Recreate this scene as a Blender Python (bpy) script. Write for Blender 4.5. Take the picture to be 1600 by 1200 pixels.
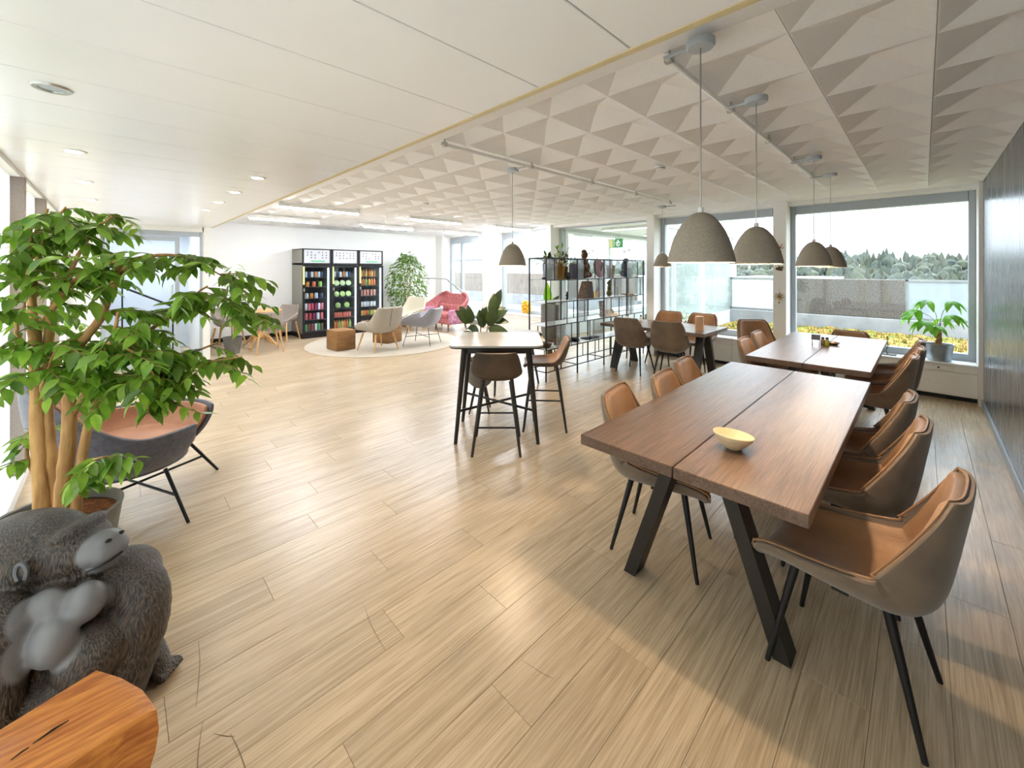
import bpy, bmesh, math, random
import numpy as np
from mathutils import Vector, Matrix, Euler
R = math.radians
random.seed(7)
for o in list(bpy.data.objects): bpy.data.objects.remove(o)
scn = bpy.context.scene
col = scn.collection

# ------------------------------------------------------------------ camera
cam = bpy.data.cameras.new('camera')
co = bpy.data.objects.new('camera', cam); col.objects.link(co)
co.location = (0, 0, 1.55)
YAW = math.atan2(-.7010, .7132)                  # X = along the slate wall to the windows, Y = along the windows
co.rotation_euler = (R(90), 0, YAW)
cam.sensor_fit = 'HORIZONTAL'; cam.sensor_width = 36
cam.lens = 36 * 632 / 1600
cam.shift_y = -(600 - 420) / 1600
cam.clip_start = .05; cam.clip_end = 2000
scn.camera = co
# ------------------------------------------------------------------ colour management, sky
vs = scn.view_settings
vs.view_transform = 'Standard'; vs.look = 'None'; vs.gamma = 1; vs.use_curve_mapping = False
vs.exposure = 0.92
W = bpy.data.worlds.new('sky'); scn.world = W; W.use_nodes = True
wn = W.node_tree.nodes; wl = W.node_tree.links
bg = wn['Background']
# bright overcast sky: about three times as bright overhead as at the horizon
tc = wn.new('ShaderNodeTexCoord'); sx = wn.new('ShaderNodeSeparateXYZ'); mr_ = wn.new('ShaderNodeMapRange')
wl.new(tc.outputs['Generated'], sx.inputs[0]); wl.new(sx.outputs['Z'], mr_.inputs[0]); wl.new(mr_.outputs[0], bg.inputs[1])
SKY_H, SKY_Z = 1.8, 7.2
mr_.inputs[3].default_value = SKY_H; mr_.inputs[4].default_value = SKY_Z
bg.inputs[0].default_value = (.82, .90, 1.0, 1)
P_PEND, P_DOWN, E_TUBE = 16, 5, 88

# ------------------------------------------------------------------ materials
def lin(c):
    return tuple(((v/255)/12.92 if v/255 <= .04045 else (((v/255)+.055)/1.055)**2.4) for v in c) + (1,)
MATS = {}
def mat(name, c, rough=.6, metal=0, spec=.5, noise=0, scale=(8, 8, 8), bump=0, bscale=None, c2=None, emit=0, coord='Object', rnd=0, detail=4, sheen=0):
    """procedural principled: colour c wandering to c2 by noise, with optional bump"""
    if name in MATS: return MATS[name]
    m = bpy.data.materials.new(name); m.use_nodes = True; MATS[name] = m
    nt = m.node_tree; N = nt.nodes; L = nt.links; p = N['Principled BSDF']
    p.inputs['Roughness'].default_value = rough; p.inputs['Metallic'].default_value = metal
    p.inputs['Specular IOR Level'].default_value = spec
    if sheen: p.inputs['Sheen Weight'].default_value = sheen
    col1 = lin(c); p.inputs['Base Color'].default_value = col1
    m.diffuse_color = col1
    t = N.new('ShaderNodeTexCoord'); mp = N.new('ShaderNodeMapping'); L.new(t.outputs[coord], mp.inputs[0])
    mp.inputs['Scale'].default_value = scale
    src = mp.outputs[0]
    oi = N.new('ShaderNodeObjectInfo')
    if rnd:
        ge = N.new('ShaderNodeNewGeometry'); s_ = N.new('ShaderNodeMath'); L.new(oi.outputs['Random'], s_.inputs[0]); L.new(ge.outputs['Random Per Island'], s_.inputs[1])
        fr_ = N.new('ShaderNodeMath'); fr_.operation = 'FRACT'; L.new(s_.outputs[0], fr_.inputs[0]); RND = fr_.outputs[0]
        ad = N.new('ShaderNodeVectorMath'); ad.operation = 'ADD'
        cx = N.new('ShaderNodeCombineXYZ'); ml = N.new('ShaderNodeMath'); ml.operation = 'MULTIPLY'; ml.inputs[1].default_value = 37
        L.new(RND, ml.inputs[0])
        for k in range(3): L.new(ml.outputs[0], cx.inputs[k])
        L.new(src, ad.inputs[0]); L.new(cx.outputs[0], ad.inputs[1]); src = ad.outputs[0]
    nz = N.new('ShaderNodeTexNoise'); nz.inputs['Scale'].default_value = 1; nz.inputs['Detail'].default_value = detail
    L.new(src, nz.inputs['Vector'])
    if noise or c2:
        r = N.new('ShaderNodeValToRGB'); L.new(nz.outputs['Fac'], r.inputs[0])
        r.color_ramp.elements[0].position = .32; r.color_ramp.elements[1].position = .68
        cc = lin(c2) if c2 else tuple(v*(1-noise) for v in col1[:3]) + (1,)
        r.color_ramp.elements[0].color = cc; r.color_ramp.elements[1].color = col1
        out = r.outputs[0]
        if rnd:
            hs = N.new('ShaderNodeHueSaturation'); mr = N.new('ShaderNodeMapRange')
            mr.inputs[3].default_value = 1-rnd; mr.inputs[4].default_value = 1+rnd
            L.new(RND, mr.inputs[0]); L.new(mr.outputs[0], hs.inputs['Value']); L.new(out, hs.inputs['Color']); out = hs.outputs[0]
        L.new(out, p.inputs['Base Color'])
    if bump:
        n2 = nz
        if bscale:
            mp2 = N.new('ShaderNodeMapping'); mp2.inputs['Scale'].default_value = bscale; L.new(t.outputs[coord], mp2.inputs[0])
            n2 = N.new('ShaderNodeTexNoise'); n2.inputs['Scale'].default_value = 1; n2.inputs['Detail'].default_value = 3; L.new(mp2.outputs[0], n2.inputs['Vector'])
        b = N.new('ShaderNodeBump'); b.inputs['Strength'].default_value = bump; b.inputs['Distance'].default_value = .01
        L.new(n2.outputs['Fac'], b.inputs['Height']); L.new(b.outputs[0], p.inputs['Normal'])
    if emit:
        p.inputs['Emission Color'].default_value = col1; p.inputs['Emission Strength'].default_value = emit
    return m
def glass_mat(name, tint=(255, 255, 255), alpha=.0, refl=1.0):
    """thin pane: clear or tinted, with Fresnel gloss"""
    m = bpy.data.materials.new(name); m.use_nodes = True; nt = m.node_tree; N = nt.nodes; L = nt.links
    N.remove(N['Principled BSDF']); out = N['Material Output']
    tr = N.new('ShaderNodeBsdfTransparent'); tr.inputs[0].default_value = lin(tint)
    gl = N.new('ShaderNodeBsdfGlossy'); gl.inputs['Roughness'].default_value = .02
    fr = N.new('ShaderNodeFresnel'); ge = N.new('ShaderNodeNewGeometry'); io = N.new('ShaderNodeMapRange')
    io.inputs[3].default_value = 1.45; io.inputs[4].default_value = 1/1.45; L.new(ge.outputs['Backfacing'], io.inputs[0]); L.new(io.outputs[0], fr.inputs[0])
    ml = N.new('ShaderNodeMath'); ml.operation = 'MULTIPLY'; ml.inputs[1].default_value = refl; L.new(fr.outputs[0], ml.inputs[0])
    mx = N.new('ShaderNodeMixShader'); L.new(ml.outputs[0], mx.inputs[0]); L.new(tr.outputs[0], mx.inputs[1]); L.new(gl.outputs[0], mx.inputs[2])
    last = mx
    if alpha:
        df = N.new('ShaderNodeBsdfDiffuse'); df.inputs[0].default_value = lin(tint)
        m2 = N.new('ShaderNodeMixShader'); m2.inputs[0].default_value = alpha; L.new(mx.outputs[0], m2.inputs[1]); L.new(df.outputs[0], m2.inputs[2]); last = m2
    L.new(last.outputs[0], out.inputs['Surface'])
    return m
def wood_mat(name, c, c2, rough=.45, sc=(1.6, 22, 22), bump=.25, rnd=.12, ring=.5, coat=0):
    """long-grained wood, grain along local X, each board its own cut"""
    m = bpy.data.materials.new(name); m.use_nodes = True; MATS[name] = m
    nt = m.node_tree; N = nt.nodes; L = nt.links; p = N['Principled BSDF']; p.inputs['Roughness'].default_value = rough
    t = N.new('ShaderNodeTexCoord'); oi = N.new('ShaderNodeObjectInfo'); ge = N.new('ShaderNodeNewGeometry')
    sm = N.new('ShaderNodeMath'); sm.operation = 'ADD'; L.new(oi.outputs['Random'], sm.inputs[0]); L.new(ge.outputs['Random Per Island'], sm.inputs[1])
    f = N.new('ShaderNodeMath'); f.operation = 'FRACT'; L.new(sm.outputs[0], f.inputs[0])
    ml = N.new('ShaderNodeMath'); ml.operation = 'MULTIPLY'; ml.inputs[1].default_value = 53; L.new(f.outputs[0], ml.inputs[0])
    cx = N.new('ShaderNodeCombineXYZ')
    for k in range(3): L.new(ml.outputs[0], cx.inputs[k])
    ad = N.new('ShaderNodeVectorMath'); L.new(t.outputs['Object'], ad.inputs[0]); L.new(cx.outputs[0], ad.inputs[1])
    mp = N.new('ShaderNodeMapping'); mp.inputs['Scale'].default_value = sc; L.new(ad.outputs[0], mp.inputs[0])
    n1 = N.new('ShaderNodeTexNoise'); n1.inputs['Scale'].default_value = 1; n1.inputs['Detail'].default_value = 6; n1.inputs['Roughness'].default_value = .65
    n1.inputs['Distortion'].default_value = ring; L.new(mp.outputs[0], n1.inputs['Vector'])
    mp2 = N.new('ShaderNodeMapping'); mp2.inputs['Scale'].default_value = (sc[0]*2.5, sc[1]*7, sc[2]*7); L.new(ad.outputs[0], mp2.inputs[0])
    n2 = N.new('ShaderNodeTexNoise'); n2.inputs['Scale'].default_value = 1; n2.inputs['Detail'].default_value = 3; L.new(mp2.outputs[0], n2.inputs['Vector'])
    av = N.new('ShaderNodeMath'); av.operation = 'ADD'; L.new(n1.outputs['Fac'], av.inputs[0]); L.new(n2.outputs['Fac'], av.inputs[1])
    hf = N.new('ShaderNodeMath'); hf.operation = 'MULTIPLY'; hf.inputs[1].default_value = .5; L.new(av.outputs[0], hf.inputs[0])
    r = N.new('ShaderNodeValToRGB'); L.new(hf.outputs[0], r.inputs[0])
    r.color_ramp.elements[0].position = .38; r.color_ramp.elements[1].position = .6
    r.color_ramp.elements[0].color = lin(c2); r.color_ramp.elements[1].color = lin(c)
    hs = N.new('ShaderNodeHueSaturation'); mr = N.new('ShaderNodeMapRange'); mr.inputs[3].default_value = 1-rnd; mr.inputs[4].default_value = 1+rnd
    L.new(f.outputs[0], mr.inputs[0]); L.new(mr.outputs[0], hs.inputs['Value']); L.new(r.outputs[0], hs.inputs['Color']); L.new(hs.outputs[0], p.inputs['Base Color'])
    b = N.new('ShaderNodeBump'); b.inputs['Strength'].default_value = bump; b.inputs['Distance'].default_value = .004
    L.new(hf.outputs[0], b.inputs['Height']); L.new(b.outputs[0], p.inputs['Normal'])
    if coat: p.inputs['Coat Weight'].default_value = coat; p.inputs['Coat Roughness'].default_value = .3
    return m

M_white = mat('white_paint', (240, 239, 236), .7, noise=.03, bump=.03, scale=(30, 30, 30))
M_farwall = mat('white_wall', (240, 240, 238), .8, noise=.02, scale=(3, 3, 3), bump=.04, bscale=(90, 90, 90))
M_panel = mat('ceiling_panel_lacquer', (240, 238, 238), .28, spec=.4, noise=.015, scale=(4, 4, 4))
M_tile = mat('ceiling_tile_plaster', (243, 243, 244), .85, noise=.03, scale=(60, 60, 60), bump=.08, bscale=(220, 220, 220))
M_trim = mat('yellowed_trim', (216, 200, 156), .5, noise=.08, scale=(3, 30, 30))
M_frame = mat('grey_window_frame', (176, 184, 192), .4, noise=.03)
M_frameW = mat('white_window_frame', (236, 238, 240), .4, noise=.02)
M_black = mat('black_metal', (26, 26, 28), .45, metal=.3, noise=.1, scale=(20, 20, 20))
M_blackwood = mat('black_stained_wood', (34, 31, 30), .45, noise=.2, scale=(30, 30, 3))
M_baseblack = mat('black_baseboard', (30, 34, 38), .5, noise=.1)
M_steel = mat('brushed_steel', (190, 190, 188), .3, metal=.9, noise=.08, scale=(4, 60, 60))
M_chrome = mat('galvanised_tube', (240, 241, 242), .35, metal=.05, noise=.05)
M_concrete = mat('grey_concrete', (190, 192, 194), .85, c2=(186, 188, 190), scale=(3, 3, 3), bump=.15, bscale=(40, 40, 40))
M_pebble = mat('exposed_aggregate', (98, 92, 85), .9, c2=(58, 54, 50), scale=(45, 45, 45), bump=.6, bscale=(60, 60, 60), detail=6)
M_zinc = mat('zinc', (178, 184, 190), .38, metal=.8, c2=(140, 148, 156), scale=(9, 9, 9))
M_soil = mat('soil', (84, 56, 38), .95, c2=(48, 34, 24), scale=(60, 60, 60), bump=.8, bscale=(90, 90, 90))
M_bark = mat('bark_chips', (150, 86, 36), .9, c2=(88, 46, 20), scale=(50, 50, 50), bump=1, bscale=(70, 70, 70))
M_glass = glass_mat('window_glass', (250, 253, 253))
M_glassG = glass_mat('greenish_glass', (232, 240, 237), alpha=.2)
M_glassD = glass_mat('fridge_glass', (240, 246, 250), refl=.8)
M_mesh = glass_mat('grey_tinted_panel', (226, 229, 230), alpha=.2)
M_floor = wood_mat('oak_vinyl', (208, 186, 156), (168, 146, 118), .27, sc=(1.8, 36, 36), bump=.2, rnd=.07, ring=.8)
M_table = wood_mat('dark_stained_oak', (116, 92, 76), (78, 60, 50), .30, sc=(2.0, 36, 36), bump=.5, rnd=.05, ring=1.0)
M_log = wood_mat('orange_tree_block', (210, 136, 62), (158, 84, 30), .45, sc=(3, 14, 14), bump=.5, rnd=.03, ring=1.5)
M_oak = wood_mat('pale_oak', (222, 178, 122), (190, 140, 86), .5, sc=(14, 14, 2.5), bump=.15, rnd=.06)
M_cube = wood_mat('brown_wood_block', (150, 108, 62), (104, 70, 36), .6, sc=(3, 12, 12), bump=.3)
M_leather = mat('tan_brown_leather', (154, 114, 76), .5, c2=(124, 90, 60), scale=(5, 5, 5), bump=.12, bscale=(120, 120, 120), rnd=.05, sheen=.2)
M_suede = mat('grey_brown_suede', (122, 104, 86), .75, c2=(98, 82, 68), scale=(6, 6, 6), bump=.08, bscale=(150, 150, 150), rnd=.05, sheen=.3)
M_seatdark = mat('dark_brown_leather', (86, 70, 58), .55, c2=(64, 52, 44), scale=(6, 6, 6), bump=.1, bscale=(120, 120, 120))
M_beige = mat('beige_wool', (188, 180, 168), .9, c2=(174, 166, 154), scale=(120, 120, 120), bump=.3, bscale=(260, 260, 260))
M_cream = mat('cream_wool', (208, 200, 180), .9, c2=(194, 186, 166), scale=(120, 120, 120), bump=.3, bscale=(260, 260, 260))
M_taupe = mat('taupe_felt', (164, 152, 143), .9, c2=(148, 137, 129), scale=(120, 120, 120), bump=.25, bscale=(260, 260, 260))
M_grey = mat('blue_grey_velvet', (158, 158, 168), .75, c2=(142, 142, 152), scale=(40, 40, 40), bump=.15, bscale=(240, 240, 240), sheen=.4)
M_greyd = mat('slate_grey_felt', (112, 112, 126), .85, c2=(94, 94, 108), scale=(40, 40, 40), bump=.15, bscale=(240, 240, 240), sheen=.3)
M_rose = mat('rose_brown_leather', (190, 140, 112), .55, c2=(170, 118, 92), scale=(6, 6, 6), bump=.1, bscale=(120, 120, 120))
M_red = mat('red_patterned_brocade', (190, 116, 114), .8, c2=(140, 66, 74), scale=(22, 22, 22), bump=.2, detail=6)
M_purple = mat('purple_patterned_brocade', (206, 152, 178), .8, c2=(158, 96, 128), scale=(22, 22, 22), bump=.2, detail=6)
M_rug = mat('pale_wool_rug', (200, 190, 174), .95, c2=(184, 172, 156), scale=(70, 70, 70), bump=.4, bscale=(300, 300, 300))
M_rugedge = mat('rug_binding', (176, 156, 128), .9, noise=.1)
M_lamp = mat('speckled_grey_felt', (176, 166, 152), .9, c2=(150, 141, 128), scale=(190, 190, 190), bump=.3, bscale=(300, 300, 300))
M_lampin = mat('lamp_lining', (248, 236, 214), .7, noise=.02)
M_bulb = mat('warm_bulb', (255, 222, 170), .4, emit=12)
M_tube = mat('fluorescent_tube', (246, 250, 255), .4, emit=E_TUBE)
M_down = mat('downlight_glow', (255, 242, 220), .4, emit=40)
M_led = mat('cold_led_strip', (225, 238, 255), .4, emit=5)
M_sign = mat('lit_sign_panel', (176, 178, 184), .4, emit=.03)
M_green = mat('sign_green', (60, 160, 96), .5, emit=.05)
M_darkdot = mat('print_dark', (70, 66, 72), .6, noise=.1)
M_fside = mat('grey_fridge_side', (140, 136, 126), .45, noise=.05)
M_fin = mat('fridge_inside', (44, 50, 62), .5, noise=.1)
M_marble = mat('pale_grey_tabletop', (184, 183, 182), .3, c2=(168, 167, 166), scale=(6, 6, 6))
M_leaf = mat('ficus_leaf', (144, 178, 62), .3, c2=(84, 130, 42), scale=(9, 9, 9), rnd=.45, spec=.5)
M_leafd = mat('rubber_plant_leaf', (72, 92, 50), .35, c2=(48, 64, 38), scale=(9, 9, 9), rnd=.2, spec=.5)
M_leafm = mat('bright_leaf', (138, 200, 56), .4, c2=(96, 166, 40), scale=(9, 9, 9), rnd=.25)
M_leaff = mat('far_ficus_leaf', (126, 160, 62), .5, c2=(72, 112, 36), scale=(9, 9, 9), rnd=.3)
M_lime = mat('lime_leaf', (150, 214, 40), .4, c2=(116, 186, 28), scale=(9, 9, 9))
M_grassy = mat('yellow_green_leaf', (184, 178, 84), .6, c2=(130, 144, 56), scale=(9, 9, 9), rnd=.2)
M_trunk = mat('pale_trunk_bark', (196, 152, 96), .8, c2=(148, 106, 60), scale=(20, 20, 5), bump=.4, bscale=(60, 60, 20))
M_twig = mat('twig_bark', (150, 118, 74), .8, noise=.2, scale=(20, 20, 20))
M_pot = mat('grey_ceramic_pot', (126, 124, 118), .6, c2=(108, 106, 100), scale=(12, 12, 12))
M_gold = mat('gold_pot', (176, 138, 70), .35, metal=.6, c2=(140, 104, 50), scale=(8, 8, 8))
M_bronze = mat('bronze_figure', (116, 84, 54), .5, metal=.3, c2=(70, 50, 34), scale=(30, 30, 30), bump=.4)
M_rust = mat('red_brown_disc', (164, 84, 68), .5, c2=(112, 60, 56), scale=(10, 10, 10))
M_basket = mat('woven_basket', (170, 134, 92), .8, c2=(130, 98, 62), scale=(20, 20, 90), bump=.5)
M_darkstone = mat('dark_stone_figure', (66, 74, 82), .6, c2=(44, 50, 56), scale=(20, 20, 20), bump=.3)
M_yellow = mat('yellow_glaze', (236, 182, 50), .5, noise=.1)
M_bowl = mat('pale_wood_bowl', (228, 210, 176), .55, c2=(212, 192, 156), scale=(3, 3, 30))
M_candle = mat('tan_candle', (222, 186, 150), .6, c2=(206, 168, 132), scale=(6, 6, 3))
M_terrace = mat('weathered_terrace_concrete', (142, 142, 142), .9, c2=(122, 123, 124), scale=(3, 3, 3), bump=.15, bscale=(40, 40, 40))
M_gravel = mat('terrace_gravel', (176, 170, 160), .95, c2=(128, 122, 114), scale=(30, 30, 30), bump=.6)
M_outwhite = mat('white_render', (190, 192, 194), .8, noise=.03)

# ------------------------------------------------------------------ mesh helpers
def leafy(m, f=.42):
    N = m.node_tree.nodes; L = m.node_tree.links; p = N['Principled BSDF']; o = N['Material Output']
    tl = N.new('ShaderNodeBsdfTranslucent'); mx = N.new('ShaderNodeMixShader'); mx.inputs[0].default_value = f
    L.new(p.inputs['Base Color'].links[0].from_socket, tl.inputs[0]); L.new(p.outputs[0], mx.inputs[1]); L.new(tl.outputs[0], mx.inputs[2]); L.new(mx.outputs[0], o.inputs['Surface'])
for m_ in (M_leaf, M_leafm, M_leaff, M_lime, M_grassy): leafy(m_)
leafy(M_leafd, .15)
class G:
    def __init__(s): s.bm = bmesh.new()
    def box(s, c, d, rot=None, bev=0, seg=1):
        t = bmesh.new(); bmesh.ops.create_cube(t, size=1)
        bmesh.ops.scale(t, vec=d, verts=t.verts)
        if bev: bmesh.ops.bevel(t, geom=t.edges[:], offset=bev, segments=seg, profile=.5, affect='EDGES')
        m = Matrix.Translation(c) @ (Euler(rot).to_matrix().to_4x4() if rot else Matrix())
        t.transform(m); s._merge(t); return s
    def b2(s, x0, x1, y0, y1, z0, z1, bev=0, seg=1):
        return s.box(((x0+x1)/2, (y0+y1)/2, (z0+z1)/2), (x1-x0, y1-y0, z1-z0), None, bev, seg)
    def _merge(s, t):
        me = bpy.data.meshes.new('tmp'); t.to_mesh(me); t.free(); s.bm.from_mesh(me); bpy.data.meshes.remove(me)
    def tube(s, pts, rad, n=8, cap=True):
        pts = [Vector(p) for p in pts]
        if not isinstance(rad, (list, tuple)): rad = [rad]*len(pts)
        rings = []; up = Vector((0, 0, 1))
        prev = None
        for i, p in enumerate(pts):
            d = (pts[min(i+1, len(pts)-1)] - pts[max(i-1, 0)]).normalized()
            if prev is None:
                a = d.cross(up) if abs(d.z) < .95 else d.cross(Vector((1, 0, 0)))
            else:
                a = prev - d*prev.dot(d)
            a.normalize(); prev = a; b = d.cross(a)
            rings.append([s.bm.verts.new(p + (a*math.cos(k*2*math.pi/n) + b*math.sin(k*2*math.pi/n))*rad[i]) for k in range(n)])
        for i in range(len(rings)-1):
            for k in range(n):
                s.bm.faces.new((rings[i][k], rings[i][(k+1) % n], rings[i+1][(k+1) % n], rings[i+1][k]))
        if cap:
            s.bm.faces.new(rings[0][::-1]); s.bm.faces.new(rings[-1])
        return s
    def cyl(s, p0, p1, r0, r1=None, n=12): return s.tube([p0, p1], [r0, r0 if r1 is None else r1], n)
    def lathe(s, prof, n=24, c=(0, 0, 0)):
        rings = []
        for r, z in prof:
            if r < 1e-5: rings.append([s.bm.verts.new((c[0], c[1], c[2]+z))])
            else: rings.append([s.bm.verts.new((c[0]+r*math.cos(k*2*math.pi/n), c[1]+r*math.sin(k*2*math.pi/n), c[2]+z)) for k in range(n)])
        for a, b in zip(rings, rings[1:]):
            for k in range(n):
                k2 = (k+1) % n
                if len(a) == 1 and len(b) == 1: continue
                if len(a) == 1: s.bm.faces.new((a[0], b[k2], b[k]))
                elif len(b) == 1: s.bm.faces.new((a[k], a[k2], b[0]))
                else: s.bm.faces.new((a[k], a[k2], b[k2], b[k]))
        return s
    def ell(s, c, r, rot=None, sub=2):
        if not isinstance(r, (list, tuple)): r = (r, r, r)
        t = bmesh.new(); bmesh.ops.create_icosphere(t, subdivisions=sub, radius=1)
        bmesh.ops.scale(t, vec=r, verts=t.verts)
        t.transform(Matrix.Translation(c) @ (Euler(rot).to_matrix().to_4x4() if rot else Matrix())); s._merge(t); return s
    def grid(s, g):
        v = [[s.bm.verts.new(p) for p in row] for row in g]
        for i in range(len(v)-1):
            for j in range(len(v[0])-1):
                s.bm.faces.new((v[i][j], v[i][j+1], v[i+1][j+1], v[i+1][j]))
        return s
    def prism(s, poly, z0, z1):
        a = [s.bm.verts.new((x, y, z0)) for x, y in poly]; b = [s.bm.verts.new((x, y, z1)) for x, y in poly]
        n = len(poly); s.bm.faces.new(a[::-1]); s.bm.faces.new(b)
        for k in range(n): s.bm.faces.new((a[k], a[(k+1) % n], b[(k+1) % n], b[k]))
        return s
    def slab(s, g, off0, off1):
        """closed solid between two offsets of a surface grid"""
        A = np.array([[tuple(p) for p in row] for row in g], float)
        du = np.gradient(A, axis=0); dv = np.gradient(A, axis=1)
        n = np.cross(dv, du); n /= (np.linalg.norm(n, axis=2, keepdims=True)+1e-9)
        I, J = A.shape[:2]
        v0 = [[s.bm.verts.new(A[i, j]+n[i, j]*off0) for j in range(J)] for i in range(I)]
        v1 = [[s.bm.verts.new(A[i, j]+n[i, j]*off1) for j in range(J)] for i in range(I)]
        for i in range(I-1):
            for j in range(J-1):
                s.bm.faces.new((v0[i][j], v0[i][j+1], v0[i+1][j+1], v0[i+1][j]))
                s.bm.faces.new((v1[i][j], v1[i+1][j], v1[i+1][j+1], v1[i][j+1]))
        bd = [(i, 0) for i in range(I)] + [(I-1, j) for j in range(1, J)] + [(i, J-1) for i in range(I-2, -1, -1)] + [(0, j) for j in range(J-2, 0, -1)]
        for k in range(len(bd)):
            (a, b), (c, d) = bd[k], bd[(k+1) % len(bd)]
            s.bm.faces.new((v0[a][b], v0[c][d], v1[c][d], v1[a][b]))
        return s
    def mesh(s, m, smooth=True, ang=38):
        bmesh.ops.recalc_face_normals(s.bm, faces=s.bm.faces[:])
        me = bpy.data.meshes.new('mesh'); s.bm.to_mesh(me); s.bm.free()
        if m is not None: me.materials.append(m)
        if smooth and len(me.polygons):
            me.polygons.foreach_set('use_smooth', [True]*len(me.polygons)); me.set_sharp_from_angle(angle=R(ang))
        return me
    def obj(s, name, m, parent=None, smooth=True, loc=None, ang=38, sub=0):
        o = bpy.data.objects.new(name, s.mesh(m, smooth, ang)); col.objects.link(o); o.data.name = name
        if parent: o.parent = parent
        if loc: o.location = loc
        if sub:
            md = o.modifiers.new('sub', 'SUBSURF'); md.levels = sub; md.render_levels = sub
        return o
def thing(name, label, cat, loc=(0, 0, 0), rz=0, group=None, sc=None):
    o = bpy.data.objects.new(name, None); col.objects.link(o); o.empty_display_size = .1
    o.location = loc; o.rotation_euler = (0, 0, rz)
    if sc: o.scale = (sc, sc, sc)
    return tag(o, label, cat, group)
def tag(o, label, cat, group=None, kind=None):
    if label: o['label'] = label
    if cat: o['category'] = cat
    if group: o['group'] = group
    if kind: o['kind'] = kind
    return o
def struct(g, name, m, parent=None, smooth=False):
    o = g.obj(name, m, parent, smooth)
    if not parent: o['kind'] = 'structure'
    return o
def link(name, me, parent, loc=(0, 0, 0), rot=None, M=None):
    o = bpy.data.objects.new(name, me); col.objects.link(o); o.parent = parent
    if M is not None: o.matrix_basis = M
    else:
        o.location = loc
        if rot: o.rotation_euler = rot
    return o
def dup(root, loc, rz, label=None, group=None, sc=None):
    r = root.copy(); col.objects.link(r); r.location = loc; r.rotation_euler = (0, 0, rz)
    if sc: r.scale = (sc, sc, sc)
    if label: r['label'] = label
    if group: r['group'] = group
    for ch in list(root.children):
        c = ch.copy(); col.objects.link(c); c.parent = r
        for g in list(ch.children):
            d = g.copy(); col.objects.link(d); d.parent = c
    return r
def light(name, kind, loc, power, color, parent=None, radius=.03, spot=None, rot=None, blend=.5):
    l = bpy.data.lights.new(name, kind); l.energy = power; l.color = color
    l.shadow_soft_size = radius
    if spot: l.spot_size = spot; l.spot_blend = blend
    o = bpy.data.objects.new(name, l); col.objects.link(o); o.location = loc
    if rot: o.rotation_euler = rot
    if parent: o.parent = parent
    return o
WARM = (1, .79, .56); SOFT = (1, .96, .9)

# ================================================================== THE ROOM
XL, XW, YR, YF, ZC, ZP = -.48, 7.0, -.47, 10.4, 2.53, 2.24      # left wall, window wall, right wall, far wall, coffered ceiling, panel ceiling
BX = 1.155                                                     # edge of the panel ceiling
# ---- floor: boards of oak vinyl laid along X
fl = struct(G().b2(XL-.15, XW+.42, YR-.15, YF+.15, -.12, -.006), 'floor', M_concrete)
PW, PL = .2, 1.35
full = {}
def plank_mesh(l, w):
    k = (round(l, 3), round(w, 3))
    if k not in full:
        g = G(); g.box((0, 0, -.003), (l-.0012, w-.0012, .006), None, .0008); full[k] = g.mesh(M_floor, False)
    return full[k]
planks = []
y = YR; r = 0
while y < YF-.01:
    x = XL - [.0, .55, .9, .25, .7][r % 5]*1.35
    w = min(PW, YF-y)
    while x < XW+.42:
        a, b = max(x, XL), min(x+PL, XW+.42)
        if b-a > .02: planks.append((a, b, y, y+w))
        x += PL
    y += PW; r += 1
def depth(p):
    cx, cy = (p[0]+p[1])/2, (p[2]+p[3])/2
    z = .701*cx+.7132*cy; xx = .7132*cx-.701*cy
    vis = z > .4 and abs(xx) < z*1.35
    return (0 if vis else 1, cx*cx+cy*cy)
planks.sort(key=depth)
for p in planks[:300]:
    link('floor_plank', plank_mesh(p[1]-p[0], p[3]-p[2]), fl, ((p[0]+p[1])/2, (p[2]+p[3])/2, 0))
g = G()
for p in planks[300:]: g.box(((p[0]+p[1])/2, (p[2]+p[3])/2, -.003), (p[1]-p[0]-.0012, p[3]-p[2]-.0012, .006))
g.obj('floor_planks', M_floor, fl, False)['kind'] = 'stuff'
# ---- panel ceiling
pc = struct(G().b2(XL-.15, BX, YR-.15, 8.6, ZP+.03, ZP+.4), 'ceiling', M_white)
pm = None
ys = [.645-.383*3 + .383*k for k in range(26)]
for y in ys:
    y0, y1 = max(y, YR), min(y+.383, 8.47)
    if y1-y0 < .05: continue
    link('ceiling_panel', (G().box((0, 0, 0), (BX-XL, y1-y0-.004, .03), None, .002).mesh(M_panel, False)), pc, ((BX+XL)/2, (y0+y1)/2, ZP+.0155))
# edge trim + fascia of the step
t1 = struct(G().b2(BX, BX+.03, YR, 8.47, ZP, ZP+.05, .004).b2(BX+.03, BX+.045, YR, 8.47, ZP+.006, ZP+.06, .003), 'trim_1', M_trim)
struct(G().b2(BX, BX+.05, YR-.1, 8.47, ZP+.06, ZC+.3), 'trim_2', M_white)
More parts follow.
